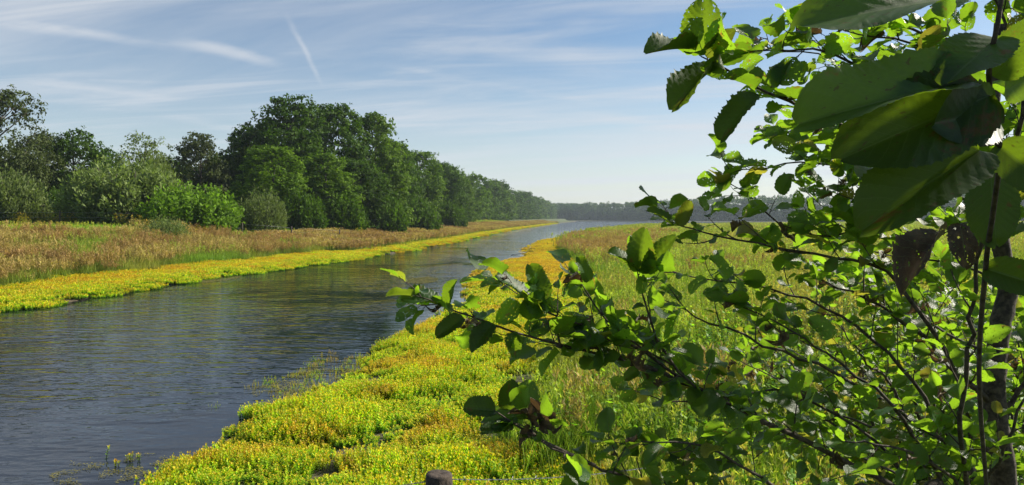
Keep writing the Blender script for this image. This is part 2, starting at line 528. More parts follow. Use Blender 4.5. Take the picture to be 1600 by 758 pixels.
def water_mat():
    m, N, L = mat_new('river_water')
    g = N.new('ShaderNodeNewGeometry')
    mp = N.new('ShaderNodeMapping'); mp.inputs['Scale'].default_value = (0.42, 1.0, 1.0)
    mp.inputs['Rotation'].default_value = (0, 0, R(12))
    L.new(g.outputs['Position'], mp.inputs[0])
    P = mp.outputs[0]
    n_a = noise(N, L, P, 3.1, 2, 0.5, 0.35)
    n_b = noise(N, L, P, 9.0, 2, 0.5, 0.2)
    n_c = noise(N, L, P, 1.6, 2, 0.5)
    calm = noise(N, L, g.outputs['Position'], 0.16, 3, 0.5)
    sp = N.new('ShaderNodeSeparateXYZ'); L.new(g.outputs['Position'], sp.inputs[0])
    # sheltered water by the near bank: wind ripples fade out there
    sh = smooth(N, L, mth(N, L, 'ADD', mth(N, L, 'SUBTRACT', sp.outputs[0], mth(N, L, 'MULTIPLY', sp.outputs[1], 0.10)), 4.4), -0.2, -2.2)
    sh = mth(N, L, 'MULTIPLY', sh, mth(N, L, 'SUBTRACT', 1.0, mth(N, L, 'MULTIPLY', smooth(N, L, sp.outputs[1], 30.0, 75.0), 0.10)))
    sh = mth(N, L, 'ADD', sh, mth(N, L, 'MULTIPLY', smooth(N, L, sp.outputs[1], 110.0, 260.0), 3.0))
    amp = mth(N, L, 'ADD', mth(N, L, 'MULTIPLY', smooth(N, L, calm, 0.30, 0.60), 0.75), 0.30)
    amp = mth(N, L, 'MULTIPLY', amp, mth(N, L, 'ADD', mth(N, L, 'MULTIPLY', sh, 0.92), 0.10))
    h = mth(N, L, 'ADD', mth(N, L, 'MULTIPLY', n_a, 0.75), mth(N, L, 'MULTIPLY', n_b, 0.26))
    h = mth(N, L, 'ADD', h, mth(N, L, 'MULTIPLY', n_c, 0.6))
    h = mth(N, L, 'MULTIPLY', h, amp)
    bp = N.new('ShaderNodeBump'); bp.inputs['Strength'].default_value = 1.0; bp.inputs['Distance'].default_value = 0.044
    L.new(h, bp.inputs['Height'])
    pb = N.new('ShaderNodeBsdfPrincipled')
    scum = noise(N, L, g.outputs['Position'], 1.3, 6, 0.7)
    col = mixc(N, L, smooth(N, L, scum, 0.5, 0.8), (0.007, 0.010, 0.016), (0.016, 0.016, 0.014))
    L.new(col, pb.inputs['Base Color'])
    pb.inputs['Roughness'].default_value = 0.04
    pb.inputs['IOR'].default_value = 1.333
    L.new(bp.outputs[0], pb.inputs['Normal'])
    o = N.new('ShaderNodeOutputMaterial'); L.new(pb.outputs[0], o.inputs[0])
    return m


# ------------------------------------------------------------------ the river's outline (world)
left_px = [(0, 487), (100, 471), (200, 457), (300, 440), (350, 430), (400, 424), (500, 411), (600, 396), (700, 378),
           (760, 366), (800, 359), (850, 352), (872, 349)]
right_px = [(235, 758), (262, 715), (330, 672), (395, 632), (480, 600), (560, 574), (590, 542), (640, 512), (700, 490),
            (735, 465), (745, 425), (790, 407), (832, 399), (828, 384), (850, 374), (880, 365), (905, 359), (960, 353.5), (1000, 350.5)]
LEFT = np.array([(-17.5, -60), (-17.3, 0), (-17.0, 14)] + [tuple(G(*p)[:2]) for p in left_px] + [(52, 600), (70, 780)])
RIGHT = np.array([(-4.6, -60), (-3.9, 0), (-3.75, 4.5)] + [tuple(G(*p, 0.16 if p[1] > 366 else 0.62)[:2]) for p in right_px] +
                 [(70, 275), (110, 320), (190, 400), (220, 560), (150, 620), (100, 780)])
RIVER = np.vstack([LEFT, RIGHT[::-1]])


def seg_dist(px, py, poly, closed):
    best = np.full(px.shape, 1e9)
    n = len(poly)
    for i in range(n if closed else n - 1):
        a, b = poly[i], poly[(i + 1) % n]
        dx, dy = b - a
        t = np.clip(((px - a[0]) * dx + (py - a[1]) * dy) / (dx * dx + dy * dy + 1e-12), 0, 1)
        best = np.minimum(best, np.hypot(px - a[0] - t * dx, py - a[1] - t * dy))
    return best


def inside(px, py, poly):
    c = np.zeros(px.shape, bool)
    n = len(poly)
    for i in range(n):
        (x0, y0), (x1, y1) = poly[i], poly[(i + 1) % n]
        if y0 == y1: continue
        c ^= ((y0 > py) != (y1 > py)) & (px < (x1 - x0) * (py - y0) / (y1 - y0) + x0)
    return c


def sstep(x, a, b):
    t = np.clip((x - a) / (b - a), 0, 1)
    return t * t * (3 - 2 * t)


def sdist(px, py):
    """signed distance to the shore: positive on land"""
    px, py = np.asarray(px, float), np.asarray(py, float)
    wob = (vnoise(px, py, 1.3, 3) - 0.5) * 0.9 + (vnoise(px, py, 5.0, 4) - 0.5) * 1.0
    d = seg_dist(px, py, RIVER, True)
    s = np.where(inside(px, py, RIVER), -d, d)
    s = s + np.where(px > mid_x(py), 0.0, np.interp(py, [24, 45, 110, 300], [0.0, 0.8, 1.1, 0.5]))
    return s + wob * np.clip(py / 30, 0.2, 0.9) * np.where(px > mid_x(py), 0.6, 1.0)


def mid_x(py):
    """x of the river's middle line, to tell the banks apart"""
    lx = np.interp(py, LEFT[:, 1], LEFT[:, 0])
    rx = np.interp(py, [p[1] for p in RIGHT[:-6]], [p[0] for p in RIGHT[:-6]])
    return (lx + rx) / 2


def ground_z(px, py):
    px, py = np.asarray(px, float), np.asarray(py, float)
    s = sdist(px, py)
    left = px < mid_x(py)
    z = np.where(s < 0, np.maximum(-0.7, s * 0.25), 0.16 * sstep(s, 0, 0.8))
    z = z - 0.015
    zl = 2.15 * sstep(s, 3.5, 24)
    near = sstep(7.0 - py, 0, 6.0) * 1.0                          # the bank the camera stands on
    zr = 0.35 * sstep(s, 3.5, 12) + near * sstep(s, 0.5, 5.0) + 0.35 * sstep(px, 3, 7) * sstep(40 - py, 0, 30)
    far = sstep(py, 60, 300)
    zr = zr - 0.22 * far * sstep(s, 3.5, 12) * sstep(120 - s, 0, 60) + 0.3 * far * sstep(s, 40, 160)
    z = z + np.where(left, zl, zr)
    z = z + (vnoise(px, py, 0.8, 8) - 0.5) * 0.07 * (s > 0) + (vnoise(px, py, 7, 9) - 0.5) * 0.18 * sstep(s, 2, 8)
    return z


def axis(lo, hi, dense, step, grow):
    a = [dense[0]]
    while a[-1] < dense[1]: a.append(a[-1] + step)
    s = step
    while a[-1] < hi: s *= grow; a.append(a[-1] + s)
    b = []; s = step; x = dense[0]
    while x > lo: s *= grow; x -= s; b.append(x)
    return np.array(b[::-1] + a)


xs = axis(-3000, 3000, (-19, 8), 0.22, 1.045)
ys = axis(-1500, 3800, (3, 34), 0.22, 1.022)
GX, GY = np.meshgrid(xs, ys)
GZ = ground_z(GX, GY)
mb = MB()
nx, ny = len(xs), len(ys)
idx = np.arange(nx * ny).reshape(ny, nx)
f = np.stack([idx[:-1, :-1], idx[:-1, 1:], idx[1:, 1:], idx[1:, :-1]], -1).reshape(-1, 4)
mb.add(np.stack([GX, GY, GZ], -1), f)
g_o = mb.build('ground', ground_mat(), smooth=True)
tag(g_o, kind='structure')
mb = MB()
wx = axis(-70, 400, (-20, 10), 4, 1.3); wy = axis(-90, 900, (0, 60), 5, 1.2)
A, B = np.meshgrid(wx, wy)
idx = np.arange(A.size).reshape(A.shape)
f = np.stack([idx[:-1, :-1], idx[:-1, 1:], idx[1:, 1:], idx[1:, :-1]], -1).reshape(-1, 4)
mb.add(np.stack([A, B, A * 0], -1), f)
w_o = mb.build('water', water_mat(), smooth=True)
tag(w_o, kind='structure')

# ------------------------------------------------------------------ haze
hb = MB()
x0, x1, y0, y1, z0, z1 = -3100, 3100, -1600, 3900, -2.2, 30
hb.add([(x0, y0, z0), (x1, y0, z0), (x1, y1, z0), (x0, y1, z0), (x0, y0, z1), (x1, y0, z1), (x1, y1, z1), (x0, y1, z1)],
       [(0, 3, 2, 1), (4, 5, 6, 7), (0, 1, 5, 4), (1, 2, 6, 5), (2, 3, 7, 6), (3, 0, 4, 7)])
hm, hN, hL = mat_new('haze_air')
pv = hN.new('ShaderNodeVolumePrincipled')
pv.inputs['Color'].default_value = (0.74, 0.86, 1.0, 1)
pv.inputs['Density'].default_value = 0.00019
pv.inputs['Anisotropy'].default_value = 0.3
ho = hN.new('ShaderNodeOutputMaterial'); hL.new(pv.outputs[0], ho.inputs['Volume'])
haze = hb.build('haze', hm)
tag(haze, kind='stuff')


# ------------------------------------------------------------------ scattering (for stuff nobody could count)
def scatter(name, protos, pts, rz, scl, tilt=None, kind='stuff', label=None, cat=None, parent=None):
    """protos: meshes; one points object whose geometry nodes place them"""
    pc = bpy.data.collections.new(name + '_kinds')
    for i, me in enumerate(protos):
        pc.objects.link(bpy.data.objects.new('%s_kind_%02d' % (name, i), me))
    n = len(pts)
    me = bpy.data.meshes.new(name)
    me.vertices.add(n)
    me.vertices.foreach_set('co', np.asarray(pts, np.float32).ravel())
    rot = np.zeros((n, 3), np.float32); rot[:, 2] = rz
    if tilt is not None: rot[:, :2] = tilt
    a = me.attributes.new('rot', 'FLOAT_VECTOR', 'POINT'); a.data.foreach_set('vector', rot.ravel())
    s3 = np.asarray(scl, np.float32)
    if s3.ndim == 1: s3 = np.repeat(s3[:, None], 3, 1)
    a = me.attributes.new('scl', 'FLOAT_VECTOR', 'POINT'); a.data.foreach_set('vector', np.ascontiguousarray(s3).ravel())
    a = me.attributes.new('idx', 'INT', 'POINT'); a.data.foreach_set('value', rng.integers(0, len(protos), n).astype(np.int32))
    o = bpy.data.objects.new(name, me); COL.objects.link(o)
    ng = bpy.data.node_groups.new(name + '_scatter', 'GeometryNodeTree')
    ng.interface.new_socket('Geometry', in_out='INPUT', socket_type='NodeSocketGeometry')
    ng.interface.new_socket('Geometry', in_out='OUTPUT', socket_type='NodeSocketGeometry')
    n_, l_ = ng.nodes, ng.links
    gi, go = n_.new('NodeGroupInput'), n_.new('NodeGroupOutput')
    ci = n_.new('GeometryNodeCollectionInfo')
    ci.inputs['Collection'].default_value = pc
    ci.inputs['Separate Children'].default_value = True
    ci.inputs['Reset Children'].default_value = True
    ip = n_.new('GeometryNodeInstanceOnPoints')
    ip.inputs['Pick Instance'].default_value = True

    def na(t, nm):
        k = n_.new('GeometryNodeInputNamedAttribute'); k.data_type = t; k.inputs[0].default_value = nm
        return [s for s in k.outputs if s.enabled][0]
    l_.new(gi.outputs[0], ip.inputs['Points']); l_.new(ci.outputs[0], ip.inputs['Instance'])
    l_.new(na('INT', 'idx'), ip.inputs['Instance Index'])
    l_.new(na('FLOAT_VECTOR', 'rot'), ip.inputs['Rotation'])
    l_.new(na('FLOAT_VECTOR', 'scl'), ip.inputs['Scale'])
    l_.new(ip.outputs[0], go.inputs[0])
    md = o.modifiers.new('scatter', 'NODES'); md.node_group = ng
    tag(o, label, cat, kind=kind)
    if parent: o.parent = parent
    return o


def rand_unit(n):
    v = rng.normal(size=(n, 3))
    return v / np.linalg.norm(v, axis=1)[:, None]


def cards(mb, C, D, Nn, ln, wd, tip, rnd, kink=0.0):
    """rhombic leaf faces: centre base C, direction D, normal Nn, length, width (arrays)"""
    C, D, Nn = map(np.asarray, (C, D, Nn))
    S = np.cross(D, Nn); S /= np.linalg.norm(S, axis=1)[:, None] + 1e-9
    n = len(C)
    ln = np.broadcast_to(ln, (n,))[:, None]; wd = np.broadcast_to(wd, (n,))[:, None]
    up = np.cross(S, D)
    v = np.stack([C, C + D * ln * 0.5 + S * wd * 0.5 + up * kink * ln, C + D * ln, C + D * ln * 0.5 - S * wd * 0.5 + up * kink * ln], 1)
    f = np.arange(n * 4).reshape(n, 4)
    mb.add(v, f, None, None, np.repeat(np.broadcast_to(tip, (n,)), 4), np.repeat(np.broadcast_to(rnd, (n,)), 4))


# ---- marsh plants (low, fleshy stems with whorled leaves and reddish tips)
def marsh_patch(size, nst, hmin, hmax, leaf, whorls, per, seed, round_=True):
    mb = MB()
    x = rng.uniform(-.5, .5, nst * 2) * size; y = rng.uniform(-.5, .5, nst * 2) * size
    k = np.hypot(x, y) < size * 0.56
    x, y = x[k][:nst], y[k][:nst]
    for i in range(len(x)):
        r = np.hypot(x[i], y[i]) / (size * 0.5)
        h = random.uniform(hmin, hmax) * (1.0 - 0.35 * r * r)
        lean = rng.normal(0, 0.18, 2) + np.array((x[i], y[i])) / size * 0.5
        top = np.array((x[i] + lean[0] * h, y[i] + lean[1] * h, h))
        base = np.array((x[i], y[i], -0.03))
        rd = random.random()
        pts = np.array([base, (base + top) / 2 + np.array((*rng.normal(0, 0.006, 2), 0)), top])
        mb.tube(pts, [leaf * 0.12, leaf * 0.10, leaf * 0.05], 3, tip=np.concatenate([np.repeat([0., .5, .9], 3)]), cap=False)
        q = np.repeat(np.linspace(0.25, 1.0, whorls), per)
        n = len(q)
        C = base + (top - base) * q[:, None]
        an = rng.uniform(0, 6.28, n)
        el = np.interp(q, [0.25, 1], [0.15, 1.0]) + rng.normal(0, 0.2, n)
        D = np.stack([np.cos(an) * np.cos(el), np.sin(an) * np.cos(el), np.sin(el)], 1)
        Nn = np.stack([-np.cos(an) * np.sin(el), -np.sin(an) * np.sin(el), np.cos(el)], 1)
        lf = leaf * np.interp(q, [0.25, 0.6, 1], [0.8, 1.1, 0.7]) * rng.uniform(0.8, 1.25, n)
        cards(mb, C, D, Nn, lf, lf * 0.42, np.clip(q * 0.95 + rng.normal(0, 0.08, n), 0, 1), rd)
    return mb


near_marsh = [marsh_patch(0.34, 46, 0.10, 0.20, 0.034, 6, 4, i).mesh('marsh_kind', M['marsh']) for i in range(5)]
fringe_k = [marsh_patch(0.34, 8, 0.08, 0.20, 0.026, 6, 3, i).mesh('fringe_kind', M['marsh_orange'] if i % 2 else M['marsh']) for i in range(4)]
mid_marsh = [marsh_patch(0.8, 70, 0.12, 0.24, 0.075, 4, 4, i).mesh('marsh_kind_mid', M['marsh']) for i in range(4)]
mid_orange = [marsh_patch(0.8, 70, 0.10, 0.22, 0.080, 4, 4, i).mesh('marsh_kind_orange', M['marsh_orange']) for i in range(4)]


# ---- grass
def grass_patch(size, nbl, hmin, hmax, wid, heads, seed, bend=0.35, head_len=0.16, narrow=1.0, wind=(0.1, 0.0)):
    mb = MB()
    n = nbl
    x = rng.normal(0, size * 0.28, n); y = rng.normal(0, size * 0.28, n)
    h = rng.uniform(hmin, hmax, n)
    an = rng.uniform(0, 6.28, n)
    bd = rng.uniform(0.2, 1.0, n) * bend
    dx, dy = np.cos(an) * bd + wind[0], np.sin(an) * bd + wind[1]
    T = np.array([0, .35, .7, 1.0])
    rd = rng.uniform(0, 1, n)
    wv = np.array([1, .85, .55, .04]) * wid / 2
    sx, sy = -np.sin(an + 0.8), np.cos(an + 0.8)
    P = []
    for t, ww in zip(T, wv):
        c = np.stack([x + dx * h * t ** 1.8, y + dy * h * t ** 1.8, h * (t - 0.25 * bd * t ** 3) - 0.03], 1)
        s = np.stack([sx * ww, sy * ww, sx * 0], 1)
        P += [c - s, c + s]
    v = np.stack(P, 1)
    b = np.arange(n)[:, None] * 8
    f = np.concatenate([b + np.array(q) for q in ((0, 1, 3, 2), (2, 3, 5, 4), (4, 5, 7, 6))], 1).reshape(-1, 4)
    mb.add(v, f, None, None, np.tile(np.repeat(T * 0.62, 2), n), np.repeat(rd, 8))
    for i in range(heads):                          # flowering stalks with a loose panicle
        hh = hmax * random.uniform(0.95, 1.25)
        bx, by = rng.normal(0, size * 0.25, 2)
        lx, ly = rng.normal(0, 0.10, 2) + np.array(wind)
        pts = np.array([(bx + lx * hh * t * t, by + ly * hh * t * t, hh * t) for t in (0, .5, .8, 1.0)])
        mb.tube(pts, [wid * .25, wid * .2, wid * .15, wid * .1], 3, tip=np.repeat([.1, .5, .8, .9], 3), cap=False)
        m = 12
        q = rng.uniform(0.0, 1, m)
        C = pts[-1] - np.array((lx * 0.3, ly * 0.3, 1.0)) * (q * head_len * 1.4)[:, None]
        a2 = rng.uniform(0, 6.28, m); el = rng.uniform(0.5, 1.3, m)
        D = np.stack([np.cos(a2) * np.cos(el), np.sin(a2) * np.cos(el), np.sin(el)], 1)
        cards(mb, C, D, rand_unit(m), head_len * rng.uniform(0.35, 0.7, m), wid * 1.6 * narrow, rng.uniform(0.85, 1, m), random.random())
    return mb


def herb_patch(size, nst, h0, h1, leaf, per=9):
    mb = MB()
    for i in range(nst):
        x, y = rng.normal(0, size * 0.3, 2)
        h = random.uniform(h0, h1)
        lean = rng.normal(0, 0.12, 2)
        pts = np.array([(x, y, -0.03), (x + lean[0] * h * .4, y + lean[1] * h * .4, h * .5), (x + lean[0] * h, y + lean[1] * h, h)])
        mb.tube(pts, [.005, .004, .002], 3, tip=np.repeat([.1, .3, .6], 3), cap=False)
        q = rng.uniform(0.2, 1.0, per)
        C = np.array([np.interp(q, [0, .5, 1], pts[:, k]) for k in range(3)]).T
        an = rng.uniform(0, 6.28, per); el = rng.uniform(-0.3, 0.8, per)
        D = np.stack([np.cos(an) * np.cos(el), np.sin(an) * np.cos(el), np.sin(el)], 1)
        Nn = np.stack([-np.cos(an) * np.sin(el), -np.sin(an) * np.sin(el), np.cos(el)], 1) + rng.normal(0, .3, (per, 3))
        lf = leaf * rng.uniform(0.6, 1.3, per)
        cards(mb, C, D, Nn, lf, lf * 0.55, np.clip(q + rng.normal(0, .1, per), 0, 1), rng.uniform(0, 1, per), kink=-0.08)
    return mb


reed_k = [grass_patch(0.8, 110, 0.35, 0.85, 0.016, 22, i, 0.5, 0.24).mesh('reed_kind', M['reed']) for i in range(5)]
reed_far_k = [grass_patch(2.4, 170, 0.4, 0.85, 0.05, 45, i, 0.3, 0.40, 1.0).mesh('reed_far_kind', M['reed']) for i in range(4)]
meadow_k = [grass_patch(0.6, 110, 0.15, 0.48, 0.008, 5, i, 0.5, 0.08).mesh('meadow_kind', M['meadow']) for i in range(5)]
meadow_far_k = [grass_patch(2.4, 170, 0.2, 0.55, 0.05, 14, i, 0.4, 0.15).mesh('meadow_far_kind', M['meadow']) for i in range(4)]
verge_k = [grass_patch(2.4, 260, 0.12, 0.34, 0.045, 5, i, 0.5, 0.10).mesh('verge_kind', M['verge']) for i in range(4)]
herb_k = [herb_patch(0.5, 16, 0.2, 0.6, 0.06).mesh('herb_kind', M['herb']) for i in range(4)]


def poisson(x0, x1, y0, y1, step, test, jitter=0.5):
    gx, gy = np.meshgrid(np.arange(x0, x1, step), np.arange(y0, y1, step))
    gx = gx.ravel() + rng.uniform(-jitter, jitter, gx.size) * step
    gy = gy.ravel() + rng.uniform(-jitter, jitter, gy.size) * step
    k = (np.abs(gx) < gy * 0.78 + 4.0)             # what the photograph could see, with a margin
    gx, gy = gx[k], gy[k]
    s = sdist(gx, gy)
    k = test(gx, gy, s)
    return gx[k], gy[k]


# inner edge of the marsh plants on the right bank
inner_px = [(900, 758), (880, 650), (895, 600), (870, 560), (930, 520), (965, 470), (935, 430), (890, 402), (878, 380), (900, 362)]
INN = np.array([(0.9, 0)] + [tuple(G(*p, 0.25)[:2]) for p in inner_px] + [(22, 215), (44, 290)])


def in_marsh_right(x, y, s, pad=0.0):
    edge = np.interp(y, INN[:, 1], INN[:, 0])
    return (x < edge + pad + (vnoise(x, y, 1.5, 31) - .5) * 1.2) & (x > mid_x(y))


def place(name, protos, x, y, smin, smax, label, cat, dz=0.0, zs=None, tiltamt=0.0, zfun=None):
    n = len(x)
    z = ground_z(x, y) + dz
    if zfun is not None: z = np.maximum(z, zfun)
    sc = rng.uniform(smin, smax, n)
    s3 = np.stack([sc, sc, sc * (rng.uniform(0.8, 1.2, n) if zs is None else zs)], 1)
    tl = rng.normal(0, tiltamt, (n, 2)) if tiltamt else None
    print(name, n)
    return scatter(name, protos, np.stack([x, y, z], 1), rng.uniform(0, 6.28, n), s3, tl, label=label, cat=cat)


def humps(x, y):
    return vnoise(x, y, 0.75, 21) * 0.6 + vnoise(x, y, 0.35, 22) * 0.4


# right bank near
x, y = poisson(-8, 6, 3.5, 21, 0.19, lambda x, y, s: in_marsh_right(x, y, s) & (s > 0.02) & (humps(x, y) > 0.34) & (vnoise(x, y, 0.42, 24) > 0.07))
hz = 0.50 + 0.72 * sstep(humps(x, y), 0.40, 0.60)
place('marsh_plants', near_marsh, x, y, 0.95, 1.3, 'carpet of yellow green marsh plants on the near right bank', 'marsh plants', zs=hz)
# thin fringe standing in the water
x, y = poisson(-8, 1, 11.2, 16.5, 0.16, lambda x, y, s: (x > mid_x(y)) & (s < 0.0) & (s > -1.3 + 0.9 * vnoise(x, y, 1.1, 77)) & (vnoise(x, y, 0.45, 41) > 0.38))
place('marsh_fringe', fringe_k, x, y, 0.35, 0.8, 'sparse marsh stems standing in the shallows off the near bank', 'marsh plants', zfun=-0.02)
# right bank further on
x, y = poisson(-8, 30, 21, 60, 0.42, lambda x, y, s: in_marsh_right(x, y, s) & (s > -0.1) & (humps(x, y) > 0.2))
org = vnoise(x, y, 4.0, 51) * 0.5 + sstep(y, 26, 48) * 0.7 > 0.52
place('marsh_carpet', mid_marsh, x[~org], y[~org], 0.85, 1.2, 'green and yellow marsh carpet at the bend of the right bank', 'marsh plants', zs=0.75)
place('orange_marsh_carpet', mid_orange, x[org], y[org], 0.85, 1.2, 'orange tinted marsh carpet along the narrow channel', 'marsh plants', zs=0.7)
x, y = poisson(-5, 60, 60, 260, 0.8, lambda x, y, s: in_marsh_right(x, y, s, 1.0) & (s > -0.2))
place('distant_marsh_carpet', mid_orange, x, y, 1.2, 1.7, 'distant orange marsh strip tapering off beside the water', 'marsh plants', zs=0.4)
# left bank strip
def strip(x, y):
    return 5.6 + (vnoise(x, y, 3.0, 61) - .5) * 2.4 + np.clip((26 - y) * 0.25, 0, 3)
x, y = poisson(-40, 0, 14, 60, 0.42, lambda x, y, s: (x < mid_x(y)) & (s > -0.1) & (s < strip(x, y)) & (humps(x, y) > 0.2))
rowpos = sdist(x, y) / 5.6 + vnoise(x, y, 1.6, 52) * 0.6
org = rowpos > 0.72
place('left_marsh_edge', mid_marsh, x[~org], y[~org], 0.8, 1.15, 'bright yellow green marsh edge of the left bank', 'marsh plants', zs=0.9)
place('left_marsh_strip', mid_orange + mid_marsh[:2], x[org], y[org], 0.8, 1.2, 'golden marsh strip below the brown grass of the left bank', 'marsh plants', zs=0.75)
x, y = poisson(-30, 60, 60, 420, 0.85, lambda x, y, s: (x < mid_x(y)) & (s > -0.2) & (s < 3.8))
place('far_left_marsh_strip', mid_orange + mid_marsh, x, y, 1.1, 1.5, 'thin golden strip running down the left bank to the horizon', 'marsh plants', zs=0.7)

# brown grass of the left bank
def reedtest(lo, hi):
    return lambda x, y, s: (x < mid_x(y)) & (s > strip(x, y) - 0.6 + lo) & (s < hi) & (vnoise(x, y, 1.7, 71) > 0.12)
x, y = poisson(-70, 0, 14, 62, 0.52, reedtest(0, 16))
k = vnoise(x, y, 2.6, 73) * 0.6 + vnoise(x, y, 0.9, 74) * 0.4 > 0.42
place('green_tufts', meadow_k, x[~k], y[~k], 1.1, 2.0, 'green grass tufts between the brown grass of the left bank', 'grass', tiltamt=0.06)
x, y = x[k], y[k]
place('brown_grass', reed_k, x, y, 0.6, 1.12, 'tall brown seeding grass covering the left bank', 'tall grass', tiltamt=0.06)
x, y = poisson(-90, 60, 62, 460, 1.25, lambda x, y, s: (x < mid_x(y)) & (s > 3.4) & (s < 13))
place('distant_brown_grass', reed_far_k, x, y, 0.7, 1.0, 'brown grass belt receding along the left bank', 'tall grass', zs=0.85)
# green meadow strip before the trees
x, y = poisson(-110, 60, 20, 300, 1.3, lambda x, y, s: (x < mid_x(y)) & (s > 13) & (s < 42) & (y > 22))
place('green_verge', verge_k, x, y, 0.9, 1.3, 'green and straw coloured grass verge before the left trees', 'grass')

# right bank: brown tussocks by the narrows, meadow behind and beside
tuss_px = [(872, 388), (905, 402), (960, 425), (1010, 400), (1060, 372), (1040, 356), (960, 356), (900, 366)]
TUS = np.array([tuple(G(*p, 0.35)[:2]) for p in tuss_px])
x, y = poisson(2, 70, 30, 230, 0.55, lambda x, y, s: inside(x, y, TUS) & (y < 110))
place('brown_tussocks', reed_k, x, y, 0.6, 0.95, 'brown and green tussocks on the right bank by the narrows', 'tall grass', tiltamt=0.08)
x, y = poisson(2, 90, 100, 330, 1.4, lambda x, y, s: (x > mid_x(y)) & ~in_marsh_right(x, y, s) & (s > 3) & (s < 34))
place('distant_tussocks', reed_far_k, x, y, 0.4, 0.6, 'low brown grass where the right bank meets the lake', 'tall grass')
x, y = poisson(-2, 20, 3.0, 30, 0.30, lambda x, y, s: (x > mid_x(y)) & ~in_marsh_right(x, y, s, -0.2))
place('meadow_grass', meadow_k, x, y, 0.8, 1.5, 'yellow green meadow grass behind the alder on the right bank', 'grass', tiltamt=0.1)
x, y = poisson(0, 60, 30, 75, 0.62, lambda x, y, s: (x > mid_x(y)) & ~in_marsh_right(x, y, s) & ~inside(x, y, TUS))
place('open_meadow', meadow_k, x, y, 1.3, 2.1, 'open sunlit meadow stretching right from the tussocks', 'grass', tiltamt=0.1)
x, y = poisson(4, 320, 72, 420, 1.9, lambda x, y, s: (x > mid_x(y)) & ~in_marsh_right(x, y, s) & (s > 3))
place('far_meadow', meadow_far_k, x, y, 1.0, 1.6, 'pale distant meadow in front of the right hand wood', 'grass')
x, y = poisson(1, 45, 9, 70, 0.8, lambda x, y, s: (x > mid_x(y)) & ~in_marsh_right(x, y, s, 0.4) & (vnoise(x, y, 3.2, 93) > 0.62))
place('meadow_tussocks', reed_k, x, y, 0.5, 0.85, 'brownish tussocks dotted over the right hand meadow', 'tall grass', tiltamt=0.08)
x, y = poisson(0.5, 14, 3.2, 16, 0.42, lambda x, y, s: ~in_marsh_right(x, y, s, 0.6) & (s > 3.5) & (vnoise(x, y, 1.4, 91) > 0.42 - 0.03 * np.clip(x - 2, 0, 6)))
place('undergrowth', herb_k, x, y, 0.8, 1.6, 'leafy green undergrowth beneath the alder branches', 'undergrowth', tiltamt=0.1)


# long arching grass at the inner edge of the marsh carpet
long_k = [grass_patch(0.5, 170, 0.35, 0.85, 0.008, 3, i, 1.0, 0.1, wind=(-0.25, -0.1)).mesh('long_grass_kind', M['meadow']) for i in range(3)]
lp = np.array([G(px_, py_, 0.5)[:2] for px_, py_ in [(930, 640), (960, 655), (990, 640), (1020, 660), (1050, 640), (1000, 610), (1080, 670), (940, 610), (1060, 600), (1110, 640), (1030, 690), (970, 690)]])
place('arching_grass', long_k, lp[:, 0], lp[:, 1], 0.85, 1.25, 'long arching grass tufts at the inner edge of the marsh carpet', 'tall grass', tiltamt=0.1)


# ------------------------------------------------------------------ trees
def make_crown(h, w, nleaf, leaf, lobes, low=0.12, shape='oak', seed=0, clumps=15):
    """leaf clumps in uneven lobes; returns (crown MB, lobe centres)"""
    r = np.random.default_rng(seed)
    mb = MB()
    cs, rs = [], []
    for i in range(lobes):
        t = r.uniform(0, 1)
        zz = h * (low + (1 - low) * t)
        prof = math.sqrt(max(0.03, 1 - ((t - 0.42) / 0.60) ** 2))
        if shape == 'spire': prof *= (1 - 0.45 * t)
        a = r.uniform(0, 6.28)
        rad = w / 2 * prof * r.uniform(0.45, 0.86)
        rl = w * r.uniform(0.12, 0.22) * (1.1 - 0.42 * t)
        cs.append((math.cos(a) * rad, math.sin(a) * rad, min(zz, h - rl * 0.8))); rs.append(rl)
    cs, rs = np.array(cs), np.array(rs)
    wt = rs ** 2; wt /= wt.sum()
    # sprays of leaves on the skin of every lobe: clumps with gaps between them
    nc = lobes * clumps
    lc = r.choice(lobes, nc, p=wt)
    dc = r.normal(size=(nc, 3)); dc[:, 2] += 0.25; dc /= np.linalg.norm(dc, axis=1)[:, None]
    cc = cs[lc] + dc * np.array((1.12, 1.12, 0.78)) * (rs[lc] * np.where(r.uniform(size=nc) < 0.12, r.uniform(1.15, 1.45, nc), r.uniform(0.55, 1.15, nc)))[:, None]
    rc = rs[lc] * r.uniform(0.16, 0.36, nc)
    ci = r.choice(nc, nleaf, p=rc ** 1.5 / (rc ** 1.5).sum())
    li = lc[ci]
    d = r.normal(size=(nleaf, 3)); d /= np.linalg.norm(d, axis=1)[:, None]
    C = cc[ci] + d * np.array((1.15, 1.15, 0.55)) * (rc[ci] * r.uniform(0.3, 1.1, nleaf))[:, None]
    d = d * 0.7 + dc[ci] * 0.8
    Nn = d + r.normal(0, 0.55, (nleaf, 3)) + np.array((0, 0, 0.35))
    Nn /= np.linalg.norm(Nn, axis=1)[:, None]
    D = np.cross(Nn, r.normal(size=(nleaf, 3))); D /= np.linalg.norm(D, axis=1)[:, None]
    ln = leaf * r.uniform(0.6, 1.4, nleaf)
    lr = r.uniform(0, 1, lobes); lq = r.uniform(0, 1, nc)
    cards(mb, C, D, Nn, ln, ln * 0.62, np.clip(lr[li] * 0.35 + lq[ci] * 0.45 + r.uniform(0, 0.25, nleaf), 0, 1), r.uniform(0, 1, nleaf), kink=0.12)
    return mb, cs, rs


